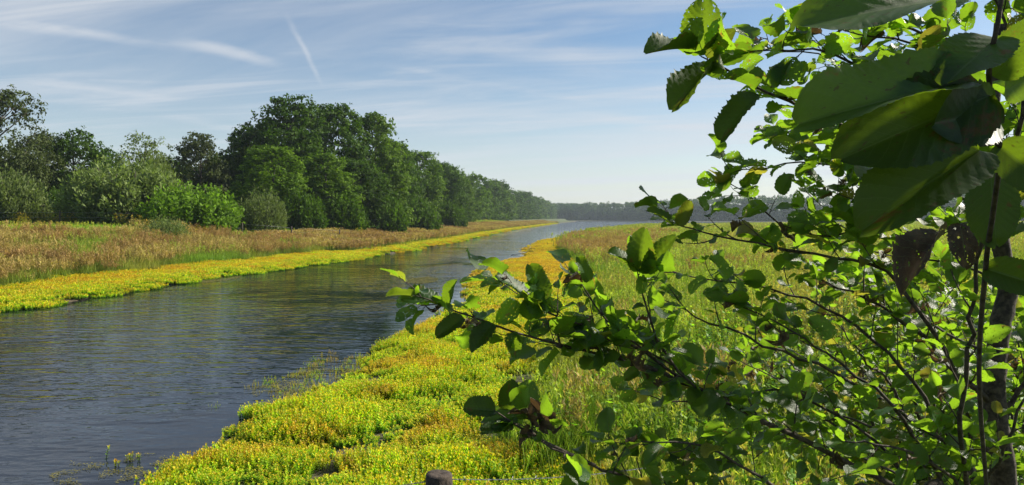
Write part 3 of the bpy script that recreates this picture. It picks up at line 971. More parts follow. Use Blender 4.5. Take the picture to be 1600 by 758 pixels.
def make_trunk(h, w, cs, seed, rad=None):
    r = np.random.default_rng(seed + 99)
    mb = MB()
    rad = rad or h * 0.017
    top = np.array((r.normal(0, w * .03), r.normal(0, w * .03), h * 0.82))
    pts = spline([(0, 0, -0.4), (r.normal(0, .1), r.normal(0, .1), h * .25), (r.normal(0, .3), r.normal(0, .3), h * .55), top], 9)
    mb.tube(pts, np.linspace(rad * 1.25, rad * 0.25, 9), 7)
    for c in cs[:: max(1, len(cs) // 26)]:
        zt = min(max(c[2] - math.hypot(c[0], c[1]) * 0.7, h * 0.1), h * 0.75)
        k = np.interp(zt, pts[:, 2], np.arange(9))
        b = pts[int(k)]
        mb.tube(spline([b, (b + c) / 2 + np.array((0, 0, -0.1)), c], 5), np.linspace(rad * .42, rad * .1, 5), 5)
    return mb


def tree_thing(kind, h, w, mat, seed, nleaf=9000, leaf=0.30, lobes=60, low=0.12, shape='oak'):
    root = empty(kind)
    cr, cs, rs = make_crown(h, w, nleaf, leaf, lobes, low, shape, seed)
    cr.build('crown', M[mat], root)
    make_trunk(h, w, cs, seed).build('trunk', M['bark'], root)
    root['_h'], root['_w'] = h, w
    return root


def copy_tree(o):
    c = o.copy(); COL.objects.link(c)
    for ch in o.children:
        k = ch.copy(); COL.objects.link(k); k.parent = c
    return c


used = set()


def put_tree(proto, px, top_y, d, width_px=None, label=None, group=None, cat='tree', base=None, matname=None):
    """stand a tree at a photo column and distance, scaled so that its top reaches the row top_y"""
    o = proto if proto.name not in used else copy_tree(proto)
    used.add(proto.name)
    X = (px - 800) / F * d
    zb = float(ground_z(np.array([X]), np.array([d]))[0]) - 0.05 if base is None else base
    ht = H + (HY - top_y) / F * d - zb
    s = ht / proto['_h']
    sx = s if width_px is None else (width_px / F * d) / proto['_w']
    o.location = (X, d, zb)
    o.rotation_euler = (0, 0, rng.uniform(0, 6.28))
    o.scale = (sx, sx, s)
    tag(o, label, cat, group)
    return o


pr = {}
pr['oakA'] = tree_thing('broadleaf_tree', 16, 11, 'oak', 1, 34000, 0.38, 150, 0.06)
pr['oakB'] = tree_thing('broadleaf_tree', 16, 10, 'oak', 2, 31000, 0.38, 135, 0.06)
pr['oakC'] = tree_thing('broadleaf_tree', 16, 10, 'oak_light', 3, 31000, 0.38, 140, 0.05)
pr['airy'] = tree_thing('airy_tree', 14, 11, 'olive', 4, 22000, 0.30, 95, 0.12)
pr['pale'] = tree_thing('pale_tree', 12, 9, 'pale', 5, 9500, 0.28, 55, 0.15)
pr['small'] = tree_thing('broadleaf_tree', 11, 8, 'oak', 6, 15000, 0.30, 80, 0.08)
pr['smallB'] = tree_thing('broadleaf_tree', 11, 8, 'olive', 7, 14000, 0.30, 75, 0.08)

T = put_tree
G1 = 'trees behind the left bank'
T(pr['airy'], 2, 136, 74, 150, 'tall airy olive tree at the left edge of the photo', G1)
T(pr['airy'], -95, 150, 80, 170, 'airy tree just past the left edge', G1)
T(pr['smallB'], 62, 208, 84, 95, 'olive green tree between the tall edge tree and a rounded neighbour', G1)
T(pr['small'], 118, 203, 82, 100, 'rounded dark tree above the gap left of the willow shrub', G1)
T(pr['small'], 160, 232, 98, 90, 'low dark tree half hidden behind the rounded tree', G1)
T(pr['pale'], 224, 206, 90, 100, 'pale thin crowned tree showing sky through its branches', G1)
T(pr['small'], 268, 245, 100, 90, 'short dark tree between the pale tree and the round topped one', G1)
T(pr['smallB'], 310, 210, 88, 88, 'round topped tree standing alone left of the tall clump', G1)
T(pr['oakB'], 398, 196, 100, 100, 'outermost left tree of the tall clump with ragged outline', G1)
T(pr['oakA'], 452, 152, 96, 125, 'tallest tree of the clump on the left bank', G1)
T(pr['oakB'], 522, 163, 102, 110, 'second tallest tree in the middle of the tall clump', G1)
T(pr['oakC'], 582, 178, 108, 105, 'lighter tree at the right shoulder of the tall clump', G1)
T(pr['oakA'], 612, 215, 118, 80, 'sloping tree stepping down at the right of the clump', G1)
T(pr['oakC'], 428, 228, 84, 110, 'lighter green lower tree in front of the tallest tree', G1)
T(pr['oakA'], 352, 240, 104, 100, 'dark low tree filling the gap left of the tall clump', G1)
T(pr['oakC'], 505, 240, 90, 100, 'lower tree in front of the middle of the tall clump', G1)
T(pr['oakA'], 560, 248, 96, 90, 'dark lower tree before the lighter shoulder tree', G1)
T(pr['oakC'], 655, 236, 148, 90, 'broad leafy tree next after the tall clump', G1)
T(pr['oakB'], 628, 250, 132, 70, 'dark tree wedged between the clump and the broad leafy tree', G1)
T(pr['oakA'], 690, 252, 172, 75, 'dark tree behind the broad leafy tree', G1)
T(pr['oakC'], 716, 275, 205, 55, 'small looking tree where the near row ends', G1)
T(pr['oakB'], 10, 250, 90, 150, 'dark low tree under the tall edge tree', G1)
T(pr['oakA'], 75, 262, 95, 120, 'dark low tree behind the gap before the willow', G1)

# the row along the bank, dwindling to the horizon: low detail copies, single meshes
rowk = []
for i in range(4):
    mbt, cs, rs = make_crown(17, 11, 5200, 0.62, 46, 0.02, 'oak', 30 + i, 9)
    mbt2 = make_trunk(17, 11, cs, 30 + i)
    rt = empty('row_tree')
    mbt.build('crown', M['oak'] if i % 2 else M['oak_light'], rt)
    mbt2.build('trunk', M['bark'], rt)
    rt['_h'], rt['_w'] = 17.0, 11.0
    rowk.append(rt)
d = 215.0
i = 0
while d < 1050:
    X = -25 + (d - 171) * 0.106 + rng.normal(0, 1.5)
    px = 800 + F * X / d
    hh = 15.5 + 3.0 * vnoise(np.array([d]), np.array([0.0]), 30, 5)[0] + rng.normal(0, 1.0)
    zb = 2.0
    near = d < 330
    T(rowk[i % 4], px, HY - (hh + zb - H) * F / d, d, F * rng.uniform(10, 13.5) / d,
      ['first tree of the dense receding row, next to the near clump', 'second tree of the receding row counted from the near clump',
       'third tree of the receding row counted from the near clump', 'fourth tree of the receding row counted from the near clump'][i] if i < 4 else
      'dark tree in the dense row receding along the left bank', 'row of trees receding along the left bank', base=zb)
    d += 7.5 if d < 600 else 12
    i += 1
# a second, hidden depth to the same row so that no sky shows through
d = 110.0
while d < 420:
    X = -25 + (d - 171) * 0.106 - 11 + rng.normal(0, 1.5)
    px = 800 + F * X / d
    T(rowk[i % 4], px, HY - (12.5) * F / d, d, F * 13 / d,
      'dark tree of the second rank behind the left bank row', 'second rank of trees behind the left bank', base=2.0)
    d += 9; i += 1
for px, dd in ((-60, 92), (30, 100), (110, 104), (190, 106), (250, 110), (300, 104), (350, 112), (400, 110)):
    T(rowk[i % 4], px, 262 + rng.normal(0, 5), dd, 140, 'dark tree of the low back rank on the left',
      'low back rank of trees', base=1.9)
    i += 1


# ------------------------------------------------------------------ shrubs
def shrub_thing(kind, h, w, mat, seed, n=8000, leaf=0.16, up=1.0, narrow=0.35, rag=0.80):
    r = np.random.default_rng(seed)
    root = empty(kind)
    mb = MB()
    ns = 340
    # sprays: upright leafy shoots over a dome
    a = r.uniform(0, 6.28, ns); q = np.sqrt(r.uniform(0, 1, ns))
    dome = np.sqrt(np.clip(1 - (q * 0.98) ** 2, 0, 1))
    per = n // ns
    lr = r.uniform(0, 1, ns)
    sx, sy = np.cos(a) * q * w / 2, np.sin(a) * q * w / 2
    topz = h * (0.18 + 0.80 * dome * r.uniform(rag, 1.06, ns))
    layers = r.uniform(0.25, 1.0, ns) ** 0.5
    for i in range(ns):
        zt = topz[i] * layers[i]
        base = np.array((sx[i] * 0.75, sy[i] * 0.75, max(0, zt - h * 0.38)))
        top = np.array((sx[i], sy[i], zt))
        t = r.uniform(0, 1, per)
        C = base + (top - base) * t[:, None] + r.normal(0, w * 0.022, (per, 3))
        ax = (top - base) / (np.linalg.norm(top - base) + 1e-6)
        D = ax * up + r.normal(0, 0.6, (per, 3)); D /= np.linalg.norm(D, axis=1)[:, None]
        Nn = r.normal(size=(per, 3)); Nn -= D * (Nn * D).sum(1)[:, None]
        Nn /= np.linalg.norm(Nn, axis=1)[:, None]
        ln = leaf * r.uniform(0.6, 1.5, per)
        cards(mb, C, D, Nn, ln, ln * narrow, np.clip(lr[i] * 0.5 + t * 0.5, 0, 1), r.uniform(0, 1, per), kink=0.08)
    mb.build('foliage', M[mat], root)
    st = MB()
    for i in range(14):
        k = r.integers(0, ns)
        st.tube(spline([(r.normal(0, w * .04), r.normal(0, w * .04), -0.2), (sx[k] * .4, sy[k] * .4, topz[k] * .4), (sx[k] * .9, sy[k] * .9, topz[k] * .9)], 6),
                np.linspace(0.05, 0.012, 6) * h / 3, 5)
    st.build('stems', M['bark'], root)
    root['_h'], root['_w'] = h, w
    return root


ps = {}
ps['willow'] = shrub_thing('willow_shrub', 5.5, 8, 'willow', 21, 22000, 0.32)
ps['willowB'] = shrub_thing('willow_shrub', 5, 7, 'pale', 22, 16000, 0.28)
ps['bright'] = shrub_thing('bright_shrub', 4, 7, 'bright', 23, 13000, 0.24, 0.7, 0.5)
ps['straw'] = shrub_thing('straw_shrub', 4, 6, 'willow', 24, 9000, 0.22)
ps['dark'] = shrub_thing('dark_shrub', 3, 4.6, 'oak', 25, 10000, 0.20, 0.3, 0.6, 0.6)
GS = 'shrubs in front of the left trees'
T(ps['willow'], 8, 258, 66, 120, 'grey green willow shrub at the left edge', GS, 'shrub')
T(ps['willow'], 198, 242, 66, 195, 'broad grey green willow shrub, largest on the left bank', GS, 'shrub')
T(ps['willowB'], 240, 240, 76, 90, 'pale olive shrub rising behind the broad willow', GS, 'shrub')
T(ps['bright'], 298, 278, 63, 160, 'bright fresh green shrub right of the broad willow', GS, 'shrub')
T(ps['straw'], 408, 290, 72, 88, 'silvery olive shrub at the foot of the tall clump', GS, 'shrub')
T(ps['straw'], 258, 334, 53, 78, 'small dark green shrub out in the brown grass', GS, 'shrub')
T(ps['dark'], 90, 282, 74, 90, 'dark shrub in the shade left of the broad willow', GS, 'shrub')
T(ps['dark'], 130, 300, 80, 90, 'dark low shrub tucked against the broad willow', GS, 'shrub')
for k, (px, ty, dd, ww, lab) in enumerate([
        (360, 296, 86, 70, 'shaded shrub between the bright shrub and the silvery one'),
        (470, 288, 82, 80, 'leafy shrub right of the silvery olive shrub'),
        (535, 294, 88, 80, 'second leafy shrub under the tall clump'),
        (600, 288, 98, 80, 'leafy shrub under the right shoulder of the clump'),
        (655, 300, 118, 70, 'leafy shrub under the broad leafy tree'),
        (700, 308, 150, 60, 'small leafy shrub near the end of the near row')]):
    T(ps['dark'], px, ty, dd, ww, lab, GS, 'shrub')
# yellow flowering weeds by the left fence
yel = [herb_patch(0.9, 26, 0.5, 1.2, 0.12, 14).mesh('weed_kind', plant_mat('goldenrod', [(0, (0.06, 0.12, 0.02)), (0.6, (0.24, 0.26, 0.03)), (1, (0.50, 0.34, 0.03))], trans=0.3)) for i in range(2)]
wp = np.array([W(x_, 345, d_) for x_, d_ in [(30, 60), (38, 60), (60, 62), (75, 63), (88, 61), (100, 62), (115, 62), (140, 62), (190, 60), (215, 58), (235, 55), (280, 56), (300, 57), (40, 58), (320, 60), (560, 84), (330, 62)]])
wp[:, 2] = ground_z(wp[:, 0], wp[:, 1])
scatter('golden_weeds', yel, wp, rng.uniform(0, 6.28, len(wp)), rng.uniform(0.8, 1.3, len(wp)), label='golden flowering weeds growing along the far fence', cat='weeds')

# ------------------------------------------------------------------ far wood on the right: one mass
wk = []
for i in range(4):
    mbt, cs, rs = make_crown(16, 13, 2200, 0.95, 34, 0.0, 'oak', 50 + i, 7)
    wk.append(mbt.mesh('wood_kind', M['oak']))
P = [(30, 1130), (105, 1130), (100, 960), (66, 830), (110, 815), (170, 680), (262, 560), (290, 450), (340, 380), (420, 330), (560, 330)]
P = spline([(a, b, 0) for a, b in P], 400)
seglen = np.concatenate([[0], np.cumsum(np.linalg.norm(np.diff(P, axis=0), axis=1))])
pts = []
for row, step in ((0, 7.0), (9, 8.0), (20, 8.0), (34, 9.0)):
    for s_ in np.arange(0, seglen[-1], step):
        k = np.interp(s_, seglen, np.arange(400)); a = P[int(k)]
        tn = P[min(399, int(k) + 1)] - P[max(0, int(k) - 1)]; tn /= np.linalg.norm(tn) + 1e-9
        nrm = np.array((-tn[1], tn[0], 0)) * (1 if True else 1)
        if nrm[1] < 0: nrm = -nrm
        pts.append(a + nrm * (row + rng.normal(0, 1.6)) + tn * rng.normal(0, 1.5))
pts = np.array(pts); pts[:, 2] = 0.5
print('wood', len(pts))
hgt = 1.27 + 0.22 * (vnoise(pts[:, 0], pts[:, 1], 25, 15) - .5) + rng.normal(0, 0.05, len(pts))
scatter('far_wood', wk, pts, rng.uniform(0, 6.28, len(pts)), np.stack([rng.uniform(.85, 1.15, len(pts))] * 2 + [hgt], 1),
        label='blue hazed wood along the far right shore of the lake', cat='wood')


# ------------------------------------------------------------------ leaves for the alder
def leaf_template(nt=9, na=4, fold=0.22, droop=0.20, pleat=0.012, serr=0.05, seed=0, twist=0.2, veins=8, wav=0.03, wide=0.38):
    """unit-length leaf along +x, width in y, normal +z. 2*na+1 points across"""
    r = np.random.default_rng(seed)
    t = np.linspace(0, 1, nt)
    s = np.linspace(-1, 1, 2 * na + 1)
    wprof = wide * (1 - np.abs(2 * t ** 0.82 - 1) ** 2.6) ** 0.55
    wprof[0] = 0.012; wprof[-1] = 0.10 * wide
    if nt > 14:
        saw = ((t * 23 + 0.35 * np.sin(t * 40 + seed)) % 1.0) + 0.5 * ((t * 7.7) % 1.0)
        wprof = wprof * (1 + serr * (saw - 0.5))
    else:
        wprof = wprof * (1 + serr * r.normal(0, 1.2, nt))
    Tt, Ss = np.meshgrid(t, s, indexing='ij')
    wL = wprof[:, None] * np.abs(Ss)
    X = Tt + 0.06 * np.abs(Ss) * np.sin(np.pi * Tt) + 0.05 * np.abs(Ss) * Tt ** 6
    Y = np.sign(Ss) * wL * math.cos(fold)
    Z = wL * math.sin(fold) * 1.6 - droop * Tt ** 2
    Z += pleat * np.cos(2 * np.pi * veins * (Tt - np.abs(Ss) * 0.275)) * np.minimum(1, np.abs(Ss) * 2) * (wprof[:, None] / wide)
    ph = r.uniform(0, 6.28, 2)
    Z += wav * np.sin(Tt * 7 + ph[0] + np.sign(Ss) * 1.3) * np.abs(Ss) ** 2
    tw = twist * (Tt - 0.3) * r.normal()
    Y, Z = Y * np.cos(tw) - Z * np.sin(tw), Y * np.sin(tw) + Z * np.cos(tw)
    v = np.stack([X, Y, Z], -1).reshape(-1, 3)
    m = 2 * na + 1
    idx = np.arange(nt * m).reshape(nt, m)
    f = np.stack([idx[:-1, :-1], idx[1:, :-1], idx[1:, 1:], idx[:-1, 1:]], -1).reshape(-1, 4)
    uv = np.stack([(Ss + 1) / 2, Tt], -1).reshape(-1, 2)
    return v, f, uv


LT = [leaf_template(19, 3, fold=random.uniform(0.05, 0.45), droop=random.uniform(0.02, 0.38), seed=i, serr=0.16, wav=0.06, twist=0.7, pleat=0.014, veins=6) for i in range(10)]
LB = [leaf_template(13, 3, fold=random.uniform(0.7, 1.25), droop=random.uniform(0.3, 0.8), seed=60 + i, serr=0.22, wav=0.16, twist=2.2) for i in range(6)]
LN = [leaf_template(79, 9, fold=f_, droop=d_, pleat=0.003, veins=9, seed=80 + i, serr=0.09, wav=0.035, twist=0.2) for i, (f_, d_) in enumerate([(0.12, 0.04), (0.22, 0.06), (0.15, 0.08), (0.3, 0.10)])]
LM = [leaf_template(53, 5, fold=f_, droop=d_, pleat=0.020, seed=90 + i, serr=0.14, wav=0.05, twist=0.4) for i, (f_, d_) in enumerate([(0.12, 0.06), (0.3, 0.15), (0.4, 0.2), (0.2, 0.15)])]


def nrmz(v):
    v = np.asarray(v, float)
    return v / (np.linalg.norm(v) + 1e-9)


def put_leaf(mb, tmpl, base, D, Nn, size, wscale=1.0, rnd=None):
    v, f, uv = tmpl
    X = nrmz(D)
    Y = np.cross(nrmz(Nn), X)
    if np.linalg.norm(Y) < 1e-3: Y = np.cross((1, 0, 0.1), X)
    Y = nrmz(Y); Z = np.cross(X, Y)
    vv = base + size * (v[:, :1] * X + v[:, 1:2] * Y * wscale + v[:, 2:3] * Z)
    mb.add(vv, f, None, uv, 0.0, random.random() if rnd is None else rnd)


NLEAF = [0]


def grow(green, brown, wood, path, rad0, rad1, twig_gap=0.07, twig_len=(0.08, 0.22), leaf=(0.045, 0.075), start=0.15,
         leaf_gap=0.028, brownp=0.06, tmpl=None, updir=(0, 0, 1), spread=0.9, tilt=0.55, seg=6, sub=0.25, end_leaves=True, droop=0.25):
    """a branch with twigs and leaves along a path"""
    tmpl = tmpl or LT
    rad0, rad1 = rad0 * 0.72, rad1 * 0.8
    path = np.asarray(path)
    L_ = np.linalg.norm(np.diff(path, axis=0), axis=1).sum()
    n = max(8, int(L_ / 0.05))
    pts = spline(path, n)
    pts[1:-1] += rng.normal(0, min(0.004, rad0 * 0.5), (n - 2, 3))
    wood.tube(pts, np.linspace(rad0, rad1, n), seg)
    cum = np.concatenate([[0], np.cumsum(np.linalg.norm(np.diff(pts, axis=0), axis=1))])
    up = np.array(updir, float)

    def leafy(tp):
        tl = np.concatenate([[0], np.cumsum(np.linalg.norm(np.diff(tp, axis=0), axis=1))])
        ss = np.arange(tl[-1] * 0.2, tl[-1], leaf_gap)
        for k, s_ in enumerate(ss):
            c = np.array([np.interp(s_, tl, tp[:, j]) for j in range(3)])
            i0 = min(len(tp) - 2, np.searchsorted(tl, s_) - 1 if s_ > 0 else 0)
            ax = nrmz(tp[i0 + 1] - tp[i0])
            side = nrmz(np.cross(ax, up) + 1e-4) * (1 if k % 2 else -1)
            D = nrmz(ax * random.uniform(0.2, 1.0) + side * random.uniform(0.5, 1.2) + rng.normal(0, 0.3, 3) - up * droop * random.random())
            Nn = nrmz(up + rng.normal(0, tilt, 3))
            one(c, D, Nn)
        if end_leaves:
            ax = nrmz(tp[-1] - tp[-2])
            one(tp[-1], nrmz(ax + rng.normal(0, .25, 3)), nrmz(up + rng.normal(0, tilt, 3)))

    def one(c, D, Nn):
        NLEAF[0] += 1
        sz = random.uniform(*leaf) * (0.6 if random.random() < 0.15 else 1)
        pet = sz * random.uniform(0.18, 0.32)
        e = c + D * pet
        wood.tube(np.array([c, c + D * pet * .5 + up * 0.002, e]), [0.0010, 0.0008, 0.0007], 3, cap=False)
        if random.random() < brownp:
            put_leaf(brown, random.choice(LB), e, nrmz(D - up * 0.6), Nn, sz * random.uniform(0.45, 0.75))
        else:
            put_leaf(green, random.choice(tmpl), e, D, Nn, sz, random.uniform(0.85, 1.1))

    s_ = L_ * start
    k = 0
    while s_ < cum[-1]:
        c = np.array([np.interp(s_, cum, pts[:, j]) for j in range(3)])
        i0 = max(0, min(n - 2, np.searchsorted(cum, s_) - 1))
        ax = nrmz(pts[i0 + 1] - pts[i0])
        side = nrmz(np.cross(ax, nrmz(rng.normal(size=3) + up * 1.5)))
        D = nrmz(ax * random.uniform(0.5, 1.0) + side * spread * (1 if k % 2 else -1) + up * random.uniform(-0.1, 0.5))
        tlen = random.uniform(*twig_len) * (1 - 0.4 * s_ / cum[-1])
        q = np.linspace(0, 1, 5)[:, None]
        tp = c + D * tlen * q + (up * 0.25 + rng.normal(0, .2, 3)) * tlen * q ** 2
        wood.tube(tp, np.linspace(max(rad1, rad0 * .3), 0.0009, 5), 4, cap=False)
        leafy(tp)
        if random.random() < sub:
            D2 = nrmz(D + rng.normal(0, .7, 3))
            tp2 = tp[2] + D2 * tlen * 0.7 * q
            wood.tube(tp2, np.linspace(rad1, 0.0008, 5), 3, cap=False)
            leafy(tp2)
        s_ += twig_gap * random.uniform(0.6, 1.4); k += 1
    tail = pts[-max(3, n // 6):]
    leafy(tail)


def branch(parent, pxs, r0, r1, label=None, **kw):
    """one branch part (wood) with its foliage and withered leaves as sub-parts; pxs = (x, y, distance)"""
    wood, green, brown = MB(), MB(), MB()
    grow(green, brown, wood, [W(*p) for p in pxs], r0, r1, **kw)
    b = wood.build('branch', M['alder_bark'], parent, smooth=True)
    if green.n: green.build('leaves', M['leaf'], b, smooth=True)
    if brown.n: brown.build('withered_leaves', M['leaf_brown'], b, smooth=True)
    return b


def gz(X, Y): return float(ground_z(np.array([X]), np.array([Y]))[0])


# --- the alder on the right, with its trunk in view
alder = empty('alder_tree', (0, 0, 0))
tag(alder, 'alder tree with a dark slender trunk at the right edge of the photo', 'tree', 'alders around the camera')
tb = W(1572, 900, 2.35); tb[2] = gz(tb[0], tb[1]) - 0.1
trunk_px = [(1570, 800, 2.33), (1562, 700, 2.3), (1553, 610, 2.3), (1562, 520, 2.32), (1574, 440, 2.35), (1556, 350, 2.35), (1546, 250, 2.3), (1552, 150, 2.3), (1566, 20, 2.3), (1575, -160, 2.3)]
tp = spline([tb] + [W(*p) for p in trunk_px], 60)
mbt = MB(); mbt.tube(tp + rng.normal(0, 0.0015, tp.shape), np.linspace(0.040, 0.016, 60) + rng.normal(0, 0.0008, 60), 12)
mbt.build('trunk', M['alder_bark'], alder, smooth=True)
for b in [
    dict(p=[(1556, 640, 2.3), (1500, 585, 2.25), (1430, 520, 2.2), (1360, 470, 2.2), (1290, 440, 2.25)], r=(0.014, 0.003)),
    dict(p=[(1553, 660, 2.3), (1600, 600, 2.3), (1660, 520, 2.3)], r=(0.013, 0.004)),
    dict(p=[(1574, 440, 2.35), (1500, 415, 2.4), (1400, 400, 2.5), (1300, 380, 2.6)], r=(0.008, 0.002)),
    dict(p=[(1552, 330, 2.35), (1480, 300, 2.5), (1380, 250, 2.6), (1290, 225, 2.7), (1215, 215, 2.75)], r=(0.009, 0.002)),
    dict(p=[(1548, 230, 2.3), (1470, 190, 2.4), (1380, 130, 2.45), (1290, 90, 2.5), (1200, 75, 2.5)], r=(0.009, 0.002)),
    dict(p=[(1552, 150, 2.3), (1500, 90, 2.2), (1430, 50, 2.2), (1340, 10, 2.2)], r=(0.008, 0.002)),
    dict(p=[(1550, 300, 2.3), (1600, 240, 2.2), (1680, 200, 2.2)], r=(0.009, 0.003)),
    dict(p=[(1550, 280, 2.3), (1450, 290, 2.1), (1350, 330, 2.1), (1260, 350, 2.2)], r=(0.008, 0.002)),
    dict(p=[(1560, 560, 2.3), (1480, 520, 2.6), (1400, 460, 2.9), (1330, 440, 3.1)], r=(0.008, 0.002)),
]:
    branch(alder, b['p'], *b['r'], twig_gap=0.065, twig_len=(0.10, 0.26), start=0.2, brownp=0.05)

# --- the low alder whose long branches sweep up to the left across the view
low = empty('alder_shrub', (0, 0, 0))
tag(low, 'spreading alder shrub whose long low branches reach left over the marsh plants', 'shrub', 'alders around the camera')
root0 = W(1500, 900, 2.0); root0[2] = gz(root0[0], root0[1]) - 0.1
st = MB()
for q_ in ([(1480, 820, 1.95), (1430, 775, 1.9)], [(1520, 800, 2.1), (1490, 700, 2.1)], [(1400, 830, 1.8), (1250, 790, 1.7)]):
    pp = spline([root0] + [W(*q) for q in q_], 14)
    st.tube(pp, np.linspace(0.022, 0.013, 14), 8)
st.build('stem', M['alder_bark'], low, smooth=True)
kw = dict(twig_gap=0.080, twig_len=(0.05, 0.17), brownp=0.08, leaf=(0.030, 0.072), start=0.1)
for b in [
    dict(p=[(1430, 775, 1.9), (1320, 720, 1.85), (1190, 655, 1.8), (1090, 608, 1.75), (1000, 570, 1.7), (930, 548, 1.65), (870, 541, 1.6)], r=(0.012, 0.004), o=dict(start=0.25)),
    dict(p=[(1000, 570, 1.7), (900, 545, 1.62), (800, 515, 1.55), (740, 497, 1.52), (690, 478, 1.5), (655, 464, 1.48)], r=(0.005, 0.0015), o=dict(twig_gap=0.045, twig_len=(0.03, 0.08))),
    dict(p=[(1090, 608, 1.75), (1000, 545, 1.7), (930, 515, 1.65), (860, 490, 1.6), (815, 460, 1.58), (785, 440, 1.56)], r=(0.006, 0.0015), o=dict(twig_gap=0.04, twig_len=(0.04, 0.10))),
    dict(p=[(1190, 655, 1.8), (1110, 620, 1.7), (1050, 570, 1.65), (1022, 510, 1.6), (1003, 450, 1.6), (995, 405, 1.6)], r=(0.006, 0.0018), o=dict(twig_gap=0.045, twig_len=(0.05, 0.11))),
    dict(p=[(1050, 570, 1.65), (980, 530, 1.62), (940, 490, 1.6), (915, 455, 1.6), (900, 430, 1.6)], r=(0.004, 0.0015), o=dict(twig_gap=0.045, twig_len=(0.04, 0.1))),
    dict(p=[(1490, 700, 2.1), (1400, 640, 2.1), (1300, 580, 2.05), (1200, 540, 2.0), (1100, 500, 2.0), (1040, 470, 2.0)], r=(0.010, 0.002), o={}),
    dict(p=[(1490, 700, 2.1), (1430, 600, 2.15), (1350, 520, 2.2), (1250, 465, 2.2), (1130, 440, 2.2), (1030, 425, 2.2)], r=(0.010, 0.002), o=dict(start=0.2)),
    dict(p=[(1490, 700, 2.1), (1500, 600, 2.0), (1440, 500, 1.9), (1390, 425, 1.9), (1300, 403, 1.9), (1200, 384, 1.9), (1110, 362, 1.9), (1045, 345, 1.9)], r=(0.010, 0.002), o=dict(start=0.35, twig_gap=0.08)),
    dict(p=[(1430, 775, 1.9), (1380, 700, 1.95), (1290, 640, 2.0), (1210, 610, 2.0), (1130, 622, 1.95), (1060, 628, 1.9), (990, 610, 1.9)], r=(0.007, 0.0015), o=dict(start=0.3, twig_gap=0.09)),
    dict(p=[(1250, 790, 1.7), (1120, 775, 1.6), (1000, 755, 1.5), (930, 728, 1.45), (860, 695, 1.42), (810, 662, 1.4)], r=(0.008, 0.0015), o=dict(start=0.2, twig_gap=0.05, twig_len=(0.04, 0.10))),
    dict(p=[(1250, 790, 1.7), (1180, 740, 1.6), (1110, 700, 1.55), (1060, 690, 1.5), (1000, 690, 1.5)], r=(0.006, 0.0015), o={}),
    dict(p=[(1520, 800, 2.1), (1500, 690, 1.75), (1515, 560, 1.6), (1525, 440, 1.5), (1540, 330, 1.4), (1550, 220, 1.3)], r=(0.009, 0.003), o=dict(start=0.3, twig_gap=0.12)),
    dict(p=[(1490, 700, 2.1), (1420, 690, 2.3), (1320, 650, 2.5), (1230, 600, 2.6), (1150, 560, 2.7)], r=(0.008, 0.002), o={}),
    dict(p=[(1480, 820, 1.95), (1400, 740, 2.3), (1300, 700, 2.5), (1200, 680, 2.6)], r=(0.008, 0.002), o={}),
    dict(p=[(1480, 780, 2.0), (1440, 700, 1.9), (1380, 620, 1.8), (1300, 560, 1.8), (1240, 520, 1.8), (1160, 480, 1.8)], r=(0.008, 0.002), o={}),
    dict(p=[(1520, 800, 2.1), (1560, 720, 1.9), (1600, 620, 1.8), (1640, 540, 1.8)], r=(0.008, 0.002), o={}),
    dict(p=[(1520, 800, 2.1), (1480, 740, 1.9), (1400, 700, 1.7), (1320, 690, 1.7)], r=(0.008, 0.002), o={}),
]:
    k = dict(kw); k.update(b['o'])
    branch(low, b['p'], *b['r'], **k)

# --- the alder further back that fills the right of the view
back = empty('alder_shrub', (0, 0, 0))
tag(back, 'sunlit alder shrub behind the trunk filling the lower right corner', 'shrub', 'alders around the camera')
rb = W(1560, 700, 3.6); rb[2] = gz(rb[0], rb[1]) - 0.1
st = MB()
fan = [(1180, 520), (1230, 600), (1290, 470), (1330, 560), (1380, 430), (1400, 520), (1450, 600), (1470, 450), (1520, 500), (1600, 430), (1640, 560), (1210, 680), (1330, 690), (1440, 690), (1580, 640), (1120, 640)]
for i, (a_, b_) in enumerate(fan):
    dd = 3.0 + 1.3 * random.random()
    mid = (1560 * 0.45 + a_ * 0.55, max(b_, 600) + 40, (3.5 + dd) / 2)
    pp = [rb * 1.0, W(*mid), W((mid[0] + a_) / 2, (mid[1] + b_) / 2 + 10, dd), W(a_, b_, dd)]
    wood, green, brown = MB(), MB(), MB()
    grow(green, brown, wood, pp, 0.013, 0.002, twig_gap=0.080, twig_len=(0.12, 0.32), start=0.2, leaf=(0.038, 0.088), brownp=0.04, leaf_gap=0.034)
    b = wood.build('branch', M['alder_bark'], back, smooth=True)
    green.build('leaves', M['leaf'], b, smooth=True)
    if brown.n: brown.build('withered_leaves', M['leaf_brown'], b, smooth=True)

